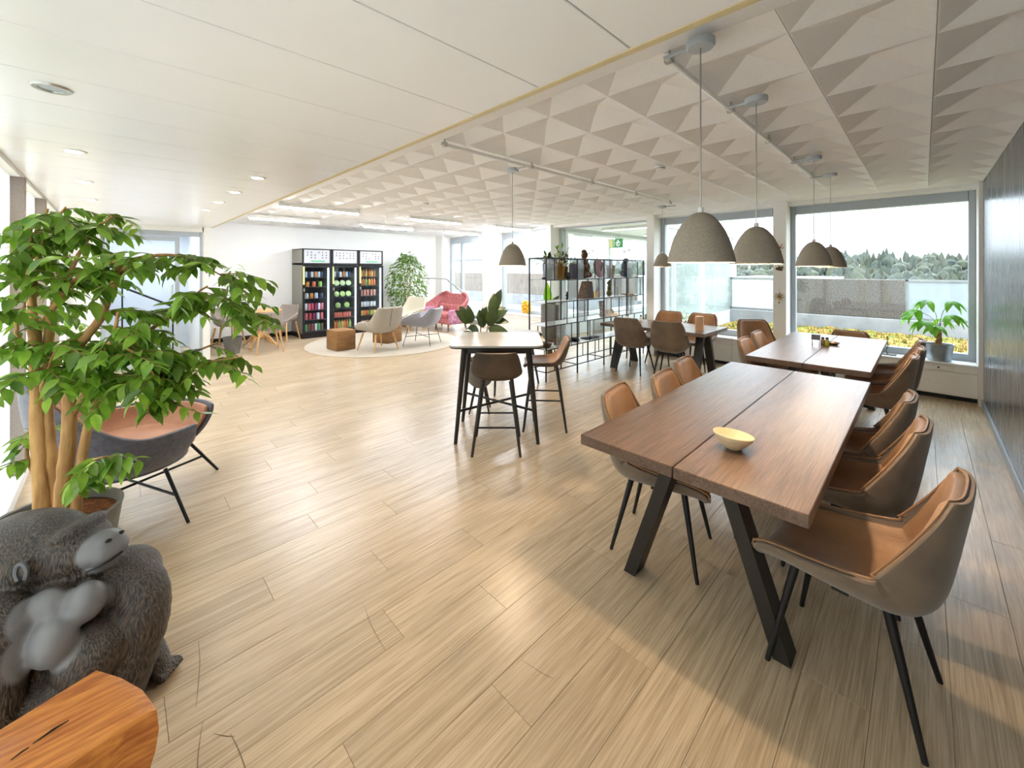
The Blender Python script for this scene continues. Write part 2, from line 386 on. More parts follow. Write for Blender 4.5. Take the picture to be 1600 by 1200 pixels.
# ---- coffered ceiling of recessed pyramids
TX, TY = .445, .4315
cc = struct(G().b2(BX, XW+.42, YR-.15, YF+.15, ZC+.13, ZC+.3), 'ceiling', M_white)
def tile_mesh(w, d, half=False):
    g = G(); bm = g.bm; h = .075; e = .006
    x0, x1, y0, y1 = 0, w, 0, d
    V = lambda x, y, z: bm.verts.new((x, y, z))
    o = [V(x0, y0, 0), V(x1, y0, 0), V(x1, y1, 0), V(x0, y1, 0)]
    i = [V(x0+(0 if half else e), y0+e, .001), V(x1-e, y0+e, .001), V(x1-e, y1-e, .001), V(x0+(0 if half else e), y1-e, .001)]
    u = [V(x0, y0, .1), V(x1, y0, .1), V(x1, y1, .1), V(x0, y1, .1)]
    a = V(x0 if half else (x0+x1)/2, (y0+y1)/2, h)
    for k in range(4):
        k2 = (k+1) % 4
        if not (half and k == 3): bm.faces.new((o[k], o[k2], i[k2], i[k])); bm.faces.new((i[k], i[k2], a))
        bm.faces.new((o[k2], o[k], u[k], u[k2]))
    return g.mesh(M_tile, False)
tf, th = tile_mesh(TX-.002, TY-.002), tile_mesh(TX/2-.002, TY-.002, True)
yk = [-.468 + TY*k for k in range(25)]
for y in yk:
    link('ceiling_tile', th, cc, (1.7775, y, ZC))
    for k in range(11): link('ceiling_tile', tf, cc, (2.0+TX*k, y, ZC))
struct(G().b2(BX+.05, 1.776, YR, YF, ZC, ZC+.1).b2(6.897, XW+.1, YR, YF, ZC, ZC+.1).b2(1.776, 6.897, yk[-1]+TY, YF, ZC, ZC+.1), 'trim_3', M_tile)
# ---- left wall: a row of floor-to-ceiling windows behind film printed with a sunny birch wood, between grey posts
wl_ = struct(G().b2(XL-.12, XL, YR-.15, 8.6, 0, .07).b2(XL-.12, XL, YR-.15, 8.6, ZP-.03, ZP+.1).b2(XL-.12, XL, YR-.15, YR+.02, 0, ZP+.1).b2(XL-.12, XL, 8.35, 8.6, 0, ZP+.1), 'wall_left', M_white)
def mural():
    m = bpy.data.materials.new('birch_wood_film'); m.use_nodes = True; nt = m.node_tree; N = nt.nodes; L = nt.links; N.remove(N['Principled BSDF'])
    t = N.new('ShaderNodeTexCoord'); mp = N.new('ShaderNodeMapping'); mp.inputs['Scale'].default_value = (1, 5.5, .5); L.new(t.outputs['Object'], mp.inputs[0])
    n = N.new('ShaderNodeTexNoise'); n.inputs['Scale'].default_value = 1.3; n.inputs['Detail'].default_value = 5; L.new(mp.outputs[0], n.inputs['Vector'])
    r = N.new('ShaderNodeValToRGB'); L.new(n.outputs['Fac'], r.inputs[0]); e = r.color_ramp.elements
    e[0].position = .3; e[0].color = lin((196, 188, 140)); e[1].position = .70; e[1].color = lin((238, 235, 234))
    for q, c in ((.40, (218, 208, 176)), (.47, (230, 221, 206)), (.54, (234, 229, 226)), (.6, (222, 220, 206))): k = e.new(q); k.color = lin(c)
    tl = N.new('ShaderNodeBsdfTranslucent'); df = N.new('ShaderNodeBsdfDiffuse'); mx = N.new('ShaderNodeMixShader'); mx.inputs[0].default_value = .28
    L.new(r.outputs[0], tl.inputs[0]); L.new(r.outputs[0], df.inputs[0]); L.new(tl.outputs[0], mx.inputs[1]); L.new(df.outputs[0], mx.inputs[2]); L.new(mx.outputs[0], N['Material Output'].inputs['Surface']); return m
M_mural = mural()
ym = [YR+.02+(8.35-YR-.02)*k/7 for k in range(8)]
for k in range(7):
    y0, y1 = ym[k]+(.03 if k else 0), ym[k+1]-(.03 if k < 6 else 0)
    p_ = G().b2(XL-.07, XL-.058, y0, y1, .07, ZP-.03).obj('pane', M_glass, wl_, False)
    G().grid([[(XL-.05, y0, .07), (XL-.05, y1, .07)], [(XL-.05, y0, ZP-.03), (XL-.05, y1, ZP-.03)]]).obj('printed_film', M_mural, p_, False)
    if k < 6: G().box((XL-.045, ym[k+1], 1.14), (.13, .06, 2.14), None, .004).obj('window_post', M_taupe, wl_, False)
struct(G().b2(XL, XL+.018, YR, 8.47, 0, .08, .003), 'baseboard_left', M_white)
# ---- right wall: dark slate-grey polished plaster
def slate():
    m = bpy.data.materials.new('polished_slate_plaster'); m.use_nodes = True; nt = m.node_tree; N = nt.nodes; L = nt.links; p = N['Principled BSDF']
    t = N.new('ShaderNodeTexCoord'); mp = N.new('ShaderNodeMapping'); mp.inputs['Scale'].default_value = (14, 14, .9); L.new(t.outputs['Object'], mp.inputs[0])
    n = N.new('ShaderNodeTexNoise'); n.inputs['Scale'].default_value = 1; n.inputs['Detail'].default_value = 6; L.new(mp.outputs[0], n.inputs['Vector'])
    r = N.new('ShaderNodeValToRGB'); L.new(n.outputs['Fac'], r.inputs[0])
    r.color_ramp.elements[0].position = .3; r.color_ramp.elements[0].color = lin((74, 78, 84)); r.color_ramp.elements[1].position = .7; r.color_ramp.elements[1].color = lin((104, 107, 112))
    L.new(r.outputs[0], p.inputs['Base Color'])
    mr = N.new('ShaderNodeMapRange'); mr.inputs[3].default_value = .18; mr.inputs[4].default_value = .36; L.new(n.outputs['Fac'], mr.inputs[0]); L.new(mr.outputs[0], p.inputs['Roughness'])
    b = N.new('ShaderNodeBump'); b.inputs['Strength'].default_value = .06; L.new(n.outputs['Fac'], b.inputs['Height']); L.new(b.outputs[0], p.inputs['Normal'])
    p.inputs['Specular IOR Level'].default_value = .8
    return m
struct(G().b2(XL-.15, XW+.42, YR-.15, YR, 0, ZC+.2), 'wall_right', slate())
struct(G().b2(XL, 6.93, YR, YR+.014, 0, .075, .003).b2(XL, 6.93, YR, YR+.016, .07, .08, .002), 'baseboard_right', mat('grey_baseboard', (150, 156, 162), .35, metal=.3, noise=.05))
# ---- far wall, return wall, entrance wall
struct(G().b2(BX-.1, XW+.42, YF, YF+.15, 0, ZC+.2), 'wall_far', M_farwall)
struct(G().b2(BX, XW, YF-.015, YF, 0, .085, .003), 'baseboard_far', M_baseblack)
struct(G().b2(BX-.1, BX, 8.47, YF, 0, ZC+.2), 'wall_return', M_farwall)
struct(G().b2(XL, -.15, 8.47, 8.6, 0, ZP+.03).b2(1.07, BX, 8.45, 8.6, 0, ZP+.03).b2(-.15, 1.07, 8.47, 8.6, 2.16, ZP+.03), 'wall_entrance', M_white)
struct(G().b2(XL-.15, BX-.1, YF-.02, YF+.15, 0, ZC).b2(XL-.15, XL, 8.6, YF, 0, ZC).b2(XL-.15, BX-.1, 8.6, YF+.1, 2.3, 2.45), 'wall_hall', mat('pale_blue_hall_wall', (216, 222, 232), .7, noise=.04))
d = struct(G().b2(-.15, -.10, 8.49, 8.55, 0, 2.16, .004).b2(1.02, 1.07, 8.49, 8.55, 0, 2.16, .004).b2(-.1, 1.02, 8.49, 8.55, 2.08, 2.16, .004), 'door_1', M_frame)
G().b2(-.09, -.05, 8.5, 8.54, .02, 2.07, .003).b2(.70, .76, 8.5, 8.54, .02, 2.07, .003).b2(-.05, .70, 8.5, 8.54, 2.0, 2.07, .003).b2(-.05, .70, 8.5, 8.54, .02, .14, .003).obj('door_leaf', M_frame, d, False)
G().b2(-.05, .70, 8.515, 8.525, .14, 2.0).obj('pane', M_glass, d, False); G().b2(.77, 1.02, 8.515, 8.525, .02, 2.07).obj('pane', M_glass, d, False)
G().tube([(.66, 8.47, .8), (.66, 8.45, .8), (.66, 8.45, 1.3), (.66, 8.47, 1.3)], .012).obj('door_handle', M_steel, d)
# hall beyond: fill lamp added to brighten it, and handrail seen through the door
t = thing('ceiling_lamp', 'unseen fill lamp added on the hall ceiling behind the glass entrance door', 'lamp', (.4, 9.4, 2.27)); G().box((0, 0, 0), (.9, .3, .05), None, .01).obj('housing', M_white, t); G().box((0, 0, -.028), (.86, .26, .01)).obj('diffuser', mat('hall_fill_glow', (240, 246, 255), .5, emit=22), t)
t = thing('stair_handrail', 'dark slanting stair handrail in the hall behind the glass entrance door', 'handrail', (.55, 10.1, 0)); G().tube([(-.5, 0, 1.25), (.3, 0, .8)], .018).obj('rail', M_black, t); G().cyl((-.45, 0, 0), (-.45, 0, 1.22), .012).obj('post', M_black, t); G().cyl((.25, 0, 0), (.25, 0, .82), .012).obj('post', M_black, t)

# ---- window wall (runs along Y at X = 7)
wo = [(-.435, 1.373), (1.576, 3.30), (3.634, 5.80), (5.95, 7.645), (8.2, 9.78)]
g = G().b2(XW-.06, XW+.42, YR, -.435, 0, ZC+.05)
for a, b in ((1.40, 1.56), (3.42, 3.56), (5.85, 5.95), (7.75, 8.2), (10.05, YF)): g.b2(XW-.04, XW+.42, a, b, 0, ZC+.05)
g.b2(XW+.05, XW+.47, YR, YF, 2.48, ZC+.3)
struct(g, 'wall_window', M_white)
def window(n, y0, y1, z0, z1, head=.13, fw=.07, m=M_frame, mull=(), x=XW+.30, gm=None, trans=()):
    w = struct(G().b2(x-.05, x+.05, y0, y0+fw, z0, z1, .006).b2(x-.05, x+.05, y1-fw, y1, z0, z1, .006).b2(x-.05, x+.05, y0+fw, y1-fw, z0, z0+fw+.03, .006).b2(x-.06, x+.05, y0+fw, y1-fw, z1-head, z1, .006), 'window_%d' % n, m)
    ed = [y0+fw] + [c for q in mull for c in (q-fw/2, q+fw/2)] + [y1-fw]
    for q in mull: G().b2(x-.045, x+.045, q-fw/2, q+fw/2, z0+fw, z1-head, .004).obj('mullion', m, w, False)
    for a, b in zip(ed[::2], ed[1::2]): G().b2(x-.006, x+.006, a, b, z0+fw+.03, z1-head).obj('pane', gm or M_glass, w, False)
    return w
window(1, -.435, 1.40, .44, 2.49, fw=.06)
window(2, 1.56, 3.42, .44, 2.49, fw=.07)
window(4, 5.95, 7.75, .44, 2.49, head=.16, fw=.06, m=M_frame)
w = window(5, 8.2, 10.05, .0, 2.49, head=.2, fw=.09, m=M_frame, mull=(8.45, 9.5))
G().box((XW+.24, 8.50, 1.05), (.02, .03, .14), None, .006).cyl((XW+.24, 8.5, 1.05), (XW+.19, 8.5, 1.05), .01).cyl((XW+.19, 8.5, 1.05), (XW+.19, 8.62, 1.05), .01).obj('door_handle', M_steel, w)
# glazed partition with double glass doors to the link corridor
w = struct(G().b2(XW+.27, XW+.33, 3.56, 3.61, 0, 2.49, .004).b2(XW+.27, XW+.33, 5.80, 5.85, 0, 2.49, .004).b2(XW+.27, XW+.33, 3.61, 5.80, 2.45, 2.49, .004), 'window_3', M_frame)
for a, b in ((3.61, 4.16), (4.17, 5.02), (5.03, 5.80)): G().b2(XW+.295, XW+.305, a, b, .01, 2.44).obj('pane', M_glass, w, False)
for yy in (4.165, 5.025): G().box((XW+.30, yy, 1.93), (.035, .15, .05), None, .004).box((XW+.30, yy+.05, 1.89), (.035, .05, .06), None, .004).obj('hinge_fitting', M_steel, w, False)
# heater ledges under the windows
def ledge(n, y0, y1):
    L_ = struct(G().b2(XW+.02, XW+.42, y0, y1, .06, .42), 'trim_%d' % n, M_white)
    G().b2(XW-.02, XW+.25, y0, y1, .42, .445, .006).obj('window_sill', M_frameW, L_, False)
    k = max(1, round((y1-y0)/1.3)); s = (y1-y0)/k
    for q in range(k):
        G().b2(XW, XW+.02, y0+s*q+.002, y0+s*(q+1)-.002, .07, .335, .002).obj('heater_panel', M_white, L_, False)
        G().b2(XW, XW+.02, y0+s*q+.002, y0+s*(q+1)-.002, .339, .42, .002).obj('heater_panel', M_white, L_, False)
    G().b2(XW+.08, XW+.42, y0, y1, 0, .06).obj('shade_gap_block', M_baseblack, L_, False)  # black block stands in for the shade in the gap under the casing
    return L_
ledge(4, -.435, 3.42); ledge(5, 5.95, 7.75)
t = thing('wall_socket', 'white socket plate on the heater casing beneath the zinc bucket', 'socket', (XW-.004, -.16, .378))
G().box((0, 0, 0), (.008, .17, .06), None, .003).obj('plate', M_white, t); G().cyl((-.005, .035, 0), (.002, .035, 0), .01).obj('socket_hole', M_black, t)

# ================================================================== OUTSIDE
struct(G().b2(XW+.42, 11.9, -6, 3.4, -.3, .2).b2(XW+.42, 11.9, 5.9, 26, -.3, .2), 'ground_terrace', M_terrace)
struct(G().b2(11.0, 11.25, -6, 3.4, .2, .55, .01).b2(11.0, 11.25, 5.9, 26, .2, .60, .01), 'trim_6', M_terrace)
# sedum: uncountable low planting
g = G(); rs = random.Random(3)
nx, ny = 40, 90
gr = [[(7.55+3.4*i/nx, -5.5+8.7*j/ny, .2+.05+.05*math.sin(i*1.3+j*.7)*math.sin(j*.9)+rs.uniform(0, .03)) for j in range(ny+1)] for i in range(nx+1)]
g.grid(gr)
for q in range(9000):
    x, y = rs.uniform(7.6, 10.9), rs.uniform(-5, 3.15); a = rs.uniform(0, 6.28); h = rs.uniform(.02, .075); w_ = .018
    b = [g.bm.verts.new((x+w_*math.cos(a), y+w_*math.sin(a), .24)), g.bm.verts.new((x-w_*math.cos(a), y-w_*math.sin(a), .24)), g.bm.verts.new((x+rs.uniform(-.03, .03), y+rs.uniform(-.03, .03), .27+h))]
    g.bm.faces.new(b)
def sedum():
    m = bpy.data.materials.new('sedum_mix'); m.use_nodes = True; N = m.node_tree.nodes; L = m.node_tree.links; p = N['Principled BSDF']; p.inputs['Roughness'].default_value = .9
    t = N.new('ShaderNodeTexCoord'); n = N.new('ShaderNodeTexNoise'); n.inputs['Scale'].default_value = 6; n.inputs['Detail'].default_value = 8; n.inputs['Roughness'].default_value = .75
    L.new(t.outputs['Object'], n.inputs['Vector']); r = N.new('ShaderNodeValToRGB'); L.new(n.outputs['Fac'], r.inputs[0]); e = r.color_ramp.elements
    e[0].position = .32; e[0].color = lin((58, 64, 22)); e[1].position = .68; e[1].color = lin((168, 156, 96))
    for q, c in ((.43, (96, 104, 32)), (.5, (136, 118, 46)), (.57, (132, 90, 48))): k = e.new(q); k.color = lin(c)
    L.new(r.outputs[0], p.inputs['Base Color']); return m
o = g.obj('sedum_bed', sedum(), None, False); tag(o, 'low yellow-green sedum planting on the flat roof outside the windows', 'plants', kind='stuff')
# parapet slabs
def slab(y0, y1, z0, z1, label):
    o = G().b2(11.02, 11.2, y0+.005, y1-.005, z0, z1, .012).obj('parapet_slab', M_pebble, None, False); tag(o, label, 'parapet')
slab(.252, 2.298, .55, 1.335, 'rough grey aggregate parapet slab beyond the sedum outside the large window')
for k, (a, b) in enumerate(((6.0, 9.4), (9.4, 12.8), (12.8, 16.2), (16.2, 19.6), (19.6, 23))):
    o = G().b2(11.02, 11.2, a+.01, b-.01, .60, 1.38, .012).obj('parapet_slab', MATS.get('warm_aggregate') or mat('warm_aggregate', (132, 121, 110), .9, c2=(104, 94, 86), scale=(30, 30, 3), bump=.4, bscale=(60, 60, 60)))
    tag(o, 'warm grey aggregate parapet slab beyond the far windows and terrace door', 'parapet', 'parapet slabs beyond the far windows')
def panel(y0, y1, z0, z1, label, infill):
    t = thing('railing_panel', label, 'railing', (11.1, (y0+y1)/2, .55))
    w = (y1-y0)/2; h0, h1 = z0-.55, z1-.55
    G().b2(-.03, .03, -w, -w+.04, h0, h1).b2(-.03, .03, w-.04, w, h0, h1).b2(-.03, .03, -w, w, h1-.04, h1).b2(-.03, .03, -w, w, h0, h0+.05).obj('frame', mat('weathered_frame', (120, 122, 122), .6, noise=.2), t, False)
    G().b2(-.012, .012, -w+.04, w-.04, h0+.05, h1-.04).obj('infill', infill, t, False)
panel(-1.0, .25, .55, 1.34, 'framed clear glass railing panel behind the potted money tree outside', glass_mat('pale_glass', (206, 214, 220), alpha=.3))
panel(-2.4, -1.0, .55, 1.34, 'framed clear glass railing panel beside the slate wall outside', glass_mat('pale_glass_b', (206, 214, 220), alpha=.3))
panel(2.3, 3.42, .55, 1.34, 'framed white railing panel outside beside the glazed link corridor', M_outwhite)
# glazed link corridor projecting from the window wall
X2 = 11.5
struct(G().b2(XW+.42, X2, 3.42, 5.85, -.15, -.005), 'floor', M_floor)
struct(G().b2(XW+.42, X2+.1, 3.38, 5.9, 2.5, 2.75), 'ceiling', M_white)
struct(G().b2(XW+.42, X2, 3.40, 3.50, 0, .42).b2(XW+.42, X2, 5.78, 5.88, 0, .42).b2(XW+.42, X2, 3.40, 3.5, 2.42, 2.5).b2(XW+.42, X2, 5.78, 5.88, 2.42, 2.5), 'wall_corridor', M_outwhite)
def sidewin(n, y, xs, gm=None):
    g = G()
    for x in xs: g.b2(x-.05, x+.05, y-.05, y+.05, .42, 2.42, .005)
    for a, b in zip(xs, xs[1:]): g.b2(a, b, y-.04, y+.04, .42, .50, .005).b2(a, b, y-.04, y+.04, 2.34, 2.42, .005)
    w = struct(g, 'window_%d' % n, M_frameW)
    for a, b in zip(xs, xs[1:]): G().b2(a+.05, b-.05, y-.006, y+.006, .5, 2.34).obj('pane', gm or M_glassG, w, False)
sidewin(6, 3.45, (7.48, 9.29, 11.45)); sidewin(7, 5.83, (7.48, 9.29, 11.45), M_glass)
g = G()
for y in (3.47, 4.25, 5.05, 5.81): g.b2(X2-.05, X2+.05, y-.05, y+.05, 0, 2.5, .005)
g.b2(X2-.05, X2+.05, 3.5, 5.8, 2.3, 2.5).b2(X2-.05, X2+.05, 3.5, 5.8, 0, .2)
w = struct(g, 'window_8', M_frameW)
for a, b in ((3.52, 4.2), (4.3, 5.0), (5.1, 5.76)): G().b2(X2-.006, X2+.006, a, b, .2, 2.3).obj('pane', M_glass, w, False)
for k, x in enumerate((8.2, 10.2)):
    t = thing('ceiling_lamp', 'warm strip lamp on the corridor ceiling %s the exit sign' % ('just before' if k == 0 else 'well beyond'), 'lamp', (x, 4.6, 2.46)); G().box((0, 0, .01), (.12, 1.4, .06), None, .01).obj('housing', M_white, t); G().box((0, 0, -.025), (.09, 1.36, .01)).obj('diffuser', mat('warm_diffuser', (255, 240, 200), .5, emit=5), t)
t = thing('exit_sign', 'green and pale yellow emergency exit sign hanging in the corridor behind the glass doors', 'sign', (8.0, 4.82, 2.02))
G().box((0, 0, .1), (.03, .34, .2), None, .004).obj('casing', M_green, t, False)
G().box((-.017, .12, .1), (.004, .09, .18)).obj('pale_panel', mat('photoluminescent_cream', (222, 214, 140), .5, emit=.2), t, False)
g = G(); g.box((-.017, .045, .1), (.004, .012, .14)).box((-.017, -.06, .155), (.004, .03, .03)).box((-.017, -.055, .11), (.004, .025, .07), (R(25), 0, 0)).box((-.017, -.085, .06), (.004, .018, .07), (R(35), 0, 0)).box((-.017, -.03, .06), (.004, .018, .07), (R(-40), 0, 0)).box((-.017, -.10, .12), (.004, .05, .016), (R(35), 0, 0)).box((-.017, -.02, .12), (.004, .05, .016), (R(-35), 0, 0))
g.obj('running_figure', mat('sign_white', (240, 245, 235), .5, emit=.3), t, False)
G().cyl((0, .12, .2), (0, .12, .48), .004, n=6).obj('hanger', M_steel, t); G().cyl((0, -.12, .2), (0, -.12, .48), .004, n=6).obj('hanger', M_steel, t)
# far surroundings
struct(G().b2(11.9, 1400, -900, 900, -14.5, -14).b2(11.2, 11.9, -30, 40, -14, .2), 'ground_far', mat('meadow', (120, 128, 88), .95, noise=.3, scale=(.05, .05, .05)))
g = G(); g.grid([[(140+20*i, -260+40*j, -14+min(max(0, (20*i-10)*.105), 15.5)+.5*math.sin(i*1.7+j)) for j in range(22)] for i in range(16)])
struct(g, 'ground_hill', mat('hill_green', (56, 64, 54), .95, noise=.3, scale=(.1, .1, .1)))
g = G(); rs = random.Random(11)
tb = []
for q in range(2600):
    x = rs.uniform(150, 330); y = rs.uniform(-150, 330)
    base = -14 + max(0, (x-150)*.105); h = rs.uniform(5, 8.5)*(1+.25*math.sin(y*.06)); w_ = rs.uniform(1.6, 3)
    if rs.random() < .55: g.lathe([(0.01, h), (w_*.3, h*.75), (w_*.55, h*.4), (w_*.5, h*.15), (0.01, 0)], 6, (x, y, base))
    else: g.ell((x, y, base+h*.45), (w_, w_, h*.4), sub=1)
o = g.obj('forest', mat('haze_greyed_forest_green', (46, 56, 52), .95, c2=(68, 72, 52), scale=(.12, .12, .12), bump=.4, bscale=(1, 1, 1), detail=6)); tag(o, 'haze-greyed mixed forest on the hills far beyond the roof terrace', 'forest', kind='stuff')  # foliage green dulled so the colour itself carries the distance haze
def fartree(x, y, s, label):
    t = thing('broadleaf_tree', label, 'tree', (x, y, -14)); g = G(); rs = random.Random(int(x))
    for q in range(170):
        a = rs.uniform(0, 6.28); e_ = rs.uniform(-1, 1); r_ = .72*s*rs.uniform(.6, 1); g.ell((r_*math.cos(a)*math.sqrt(1-e_*e_), r_*math.sin(a)*math.sqrt(1-e_*e_), 1.35*s+.62*s*e_), rs.uniform(.08, .16)*s, sub=1)
    g.obj('crown', mat('spring_leaf_green', (92, 102, 44), .95, c2=(66, 76, 34), scale=(.8, .8, .8), bump=.8, bscale=(3, 3, 3)), t)
    G().cyl((0, 0, 0), (0, 0, s), .12*s).obj('trunk', M_twig, t)
fartree(120, 5, 6.4, 'bright spring-green tree just above the grey parapet slab')
fartree(96, -9.5, 6.9, 'pale green tree top behind the potted money tree outside')
def house(x, y, w, d, h, label, m, name='distant_building'):
    t = thing(name, label, 'building', (x, y, -14)); G().b2(-d/2, d/2, -w/2, w/2, 0, h).obj('wall', m, t, False)
    G().b2(-d/2-.2, d/2+.2, -w/2-.2, w/2+.2, h, h+.3).obj('roof', M_concrete, t, False); return t
house(90, 17.5, 14, 12, 13.8, 'plain white flat-roofed building just above the grey parapet slab', M_outwhite)
t = house(30, 34, 16, 8, 16.5, 'white ribbed metal-clad building beyond the terrace door', M_outwhite)
rib = G().box((0, 0, 0), (.1, .12, 16)).mesh(M_frame, False)
for k in range(20): link('cladding_rib', rib, t, (-4.05, -7.6+.8*k, 8.2))
t = house(34, 21, 5, 6, 14.6, 'small grey plant-room block beyond the terrace door', M_concrete)

# ================================================================== SHELL SEATS
def cr(pts, n):
    """Catmull-Rom through the knots, n samples"""
    P = np.array(pts, float); k = len(P); out = []
    for q in np.linspace(0, k-1, n):
        i = min(int(q), k-2); f = q-i
        p0, p1, p2, p3 = P[max(i-1, 0)], P[i], P[i+1], P[min(i+2, k-1)]
        out.append(.5*((2*p1)+(-p0+p2)*f+(2*p0-5*p1+4*p2-p3)*f*f+(-p0+3*p1-3*p2+p3)*f**3))
    return np.array(out)
def shell(prof, ns=20, nt=13, tt=1.0, s0=0, s1=1, pw=2.4):
    """prof rows: x, z (centre line, seat front to back top), half width, side rise"""
    C = cr(prof, 121); idx = np.linspace(120*s0, 120*s1, ns)
    lo = np.floor(idx).astype(int).clip(0, 119); fr = (idx-lo)[:, None]
    C2 = C[lo]*(1-fr)+C[lo+1]*fr
    dx, dz = np.gradient(C[:, 0]), np.gradient(C[:, 1]); nn = np.stack([dz, -dx], 1); nn /= np.linalg.norm(nn, axis=1)[:, None]
    kk = np.hanning(41); kk /= kk.sum(); nn = np.stack([np.convolve(np.pad(nn[:, q], 20, mode='edge'), kk, 'valid') for q in (0, 1)], 1); nn /= np.linalg.norm(nn, axis=1)[:, None]
    N2 = nn[lo]
    g = []
    for i in range(ns):
        x, z, w, r = C2[i]; row = []
        for j in range(nt):
            t_ = (-1+2*j/(nt-1))*tt; k = abs(t_)**pw*r
            row.append((x+N2[i][0]*k, w*math.sin(t_*1.25)/math.sin(1.25), z+N2[i][1]*k))
        g.append(row)
    return g
def rim(g):
    I, J = len(g), len(g[0]); return [g[i][0] for i in range(I)] + [g[I-1][j] for j in range(1, J-1)] + [g[i][J-1] for i in range(I-1, -1, -1)]
def legs(t, tops, feet, r0, r1, m, name='leg', n=10):
    for a, b in zip(tops, feet): G().cyl(a, b, r0, r1, n).obj(name, m, t)
D_PROF = [(.235, .385, .185, .04), (.215, .40, .215, .075), (.08, .398, .236, .10), (-.06, .395, .248, .125), (-.165, .40, .252, .15), (-.235, .455, .252, .16), (-.262, .56, .242, .13), (-.28, .67, .222, .085), (-.296, .77, .205, .05), (-.302, .83, .165, .03)]
# seats face local +X
def dining_chair():
    t = thing('dining_chair', 'x', 'chair')
    sg = shell(D_PROF, 24, 15, pw=3.0)
    G().slab(sg, 0, -.02).obj('shell', M_suede, t, sub=1)
    G().slab(shell(D_PROF, 20, 15, .93, .03, .975, 3.0), -.004, .032).obj('cushion', M_leather, t, sub=1)
    G().tube(rim(sg), .0045, 6).obj('piping', M_leather, t)
    legs(t, [(.14, .13, .39), (.14, -.13, .39), (-.13, .14, .39), (-.13, -.14, .39)], [(.215, .205, 0), (.215, -.205, 0), (-.225, .20, 0), (-.225, -.20, 0)], .016, .009, M_black)
    G().box((0, 0, .375), (.30, .05, .012)).box((.0, 0, .375), (.05, .29, .012)).obj('under_frame', M_black, t, False)
    return t
chair = dining_chair()
def facing(dx, dy): return math.atan2(dy, dx)
g1, g2, g3 = 'shell chairs around the bowl table', 'shell chairs around the table with condiments', 'shell chairs around the candle table'
spots = [
 (2.03, .20, facing(.10, 1), g1, "tan shell chair pulled out at the bowl table's outer corner beside the slate wall"),
 (2.68, .29, facing(.06, 1), g1, "middle shell chair of three between bowl table and slate wall"),
 (3.21, .34, facing(.05, 1), g1, "shell chair between bowl table and slate wall, next to the condiment table"),
 (2.20, 1.03, facing(.2, -1), g1, "tan shell chair on the open floor side of the table, beside the bowl"),
 (2.73, .99, facing(.1, -1), g1, "middle shell chair on the open floor side of the bowl table"),
 (3.26, 1.07, facing(.10, -1), g1, "shell chair on the open floor side of the bowl table, farthest from the bowl"),
 (4.70, .34, facing(.05, 1), g2, "shell chair between condiment table and slate wall, next to the bowl table"),
 (5.22, .30, facing(.0, 1), g2, "middle shell chair of three between condiment table and slate wall"),
 (5.78, .30, facing(.0, 1), g2, "shell chair between condiment table and slate wall, next to the money tree"),
 (4.66, 1.03, facing(.05, -1), g2, "shell chair on the duck side of the condiment table, next to bowl table"),
 (5.26, 1.06, facing(.05, -1), g2, "shell chair on the duck side of the condiment table, nearer the windows"),
 (6.22, 1.52, facing(-.75, -.65), g2, "brown shell chair turned at the condiment table corner below the pillar ornaments"),
 (5.62, 3.06, facing(1, .02), g3, "suede shell chair backing the room at the candle table, beside the wire shelf"),
 (5.66, 2.52, facing(1, .22), g3, "suede shell chair backing the room at the candle table, beside the candle"),
 (6.46, 3.02, facing(-1, 0), g3, "tan shell chair between candle table and windows, beside the wire shelf"),
 (6.48, 2.48, facing(-1, 0), g3, "tan shell chair between candle table and windows, beside the candle"),
]
for i, (x, y, a, gp, lb) in enumerate(spots):
    if i == 0: chair.location = (x, y, 0); chair.rotation_euler = (0, 0, a); chair['label'] = lb; chair['group'] = gp
    else: dup(chair, (x, y, 0), a, lb, gp)
dup(chair, (6.52, .66, 0), facing(-1, 0), 'low brown shell chair at the window end of the condiment table', g2, .9)

# ================================================================== TABLES
def trestle_table(name, label, x0, x1, y0, y1, h, along='X', inset=.29):
    cx, cy = (x0+x1)/2, (y0+y1)/2; L_, W_ = (x1-x0, y1-y0) if along == 'X' else (y1-y0, x1-x0)
    t = thing(name, label, 'table', (cx, cy, 0), 0 if along == 'X' else R(90))
    for s in (-1, 1):
        G().box((0, s*W_/4, h-.024), (L_, W_/2-.005, .048), None, .003, 1).obj('tabletop_board', M_table, t, False)
    for s in (-1, 1):
        x = s*(L_/2-inset)
        for q in (-1, 1):
            g = G(); bm = g.bm
            vs_ = [bm.verts.new((x+dx, q*(yy)+dy, z)) for (yy, z) in ((.33, 0), (.10, h-.05)) for dx, dy in ((-.05, -.03), (.05, -.03), (.05, .03), (-.05, .03))]
            for k in range(4): bm.faces.new((vs_[k], vs_[(k+1) % 4], vs_[4+(k+1) % 4], vs_[4+k]))
            bm.faces.new(vs_[:4]); bm.faces.new(vs_[4:]); g.obj('leg', M_blackwood, t, False)
        G().box((x, 0, h-.055), (.1, W_*.55, .014)).obj('leg_plate', M_black, t, False)
    G().box((0, 0, h-.06), (L_-2*inset, .06, .022)).obj('stretcher', M_black, t, False)
    return t
trestle_table('trestle_table', 'dark oak trestle table split lengthwise with a pale bowl on it', 1.627, 3.845, .26, 1.18, .74)
trestle_table('trestle_table', 'dark oak trestle table with condiments standing on it beside the big window', 4.22, 6.26, .285, 1.175, .74)
trestle_table('trestle_table', 'dark oak trestle table with a tan candle next to the wire shelf', 5.47, 6.37, 2.0, 3.58, .70, 'Y', .17)
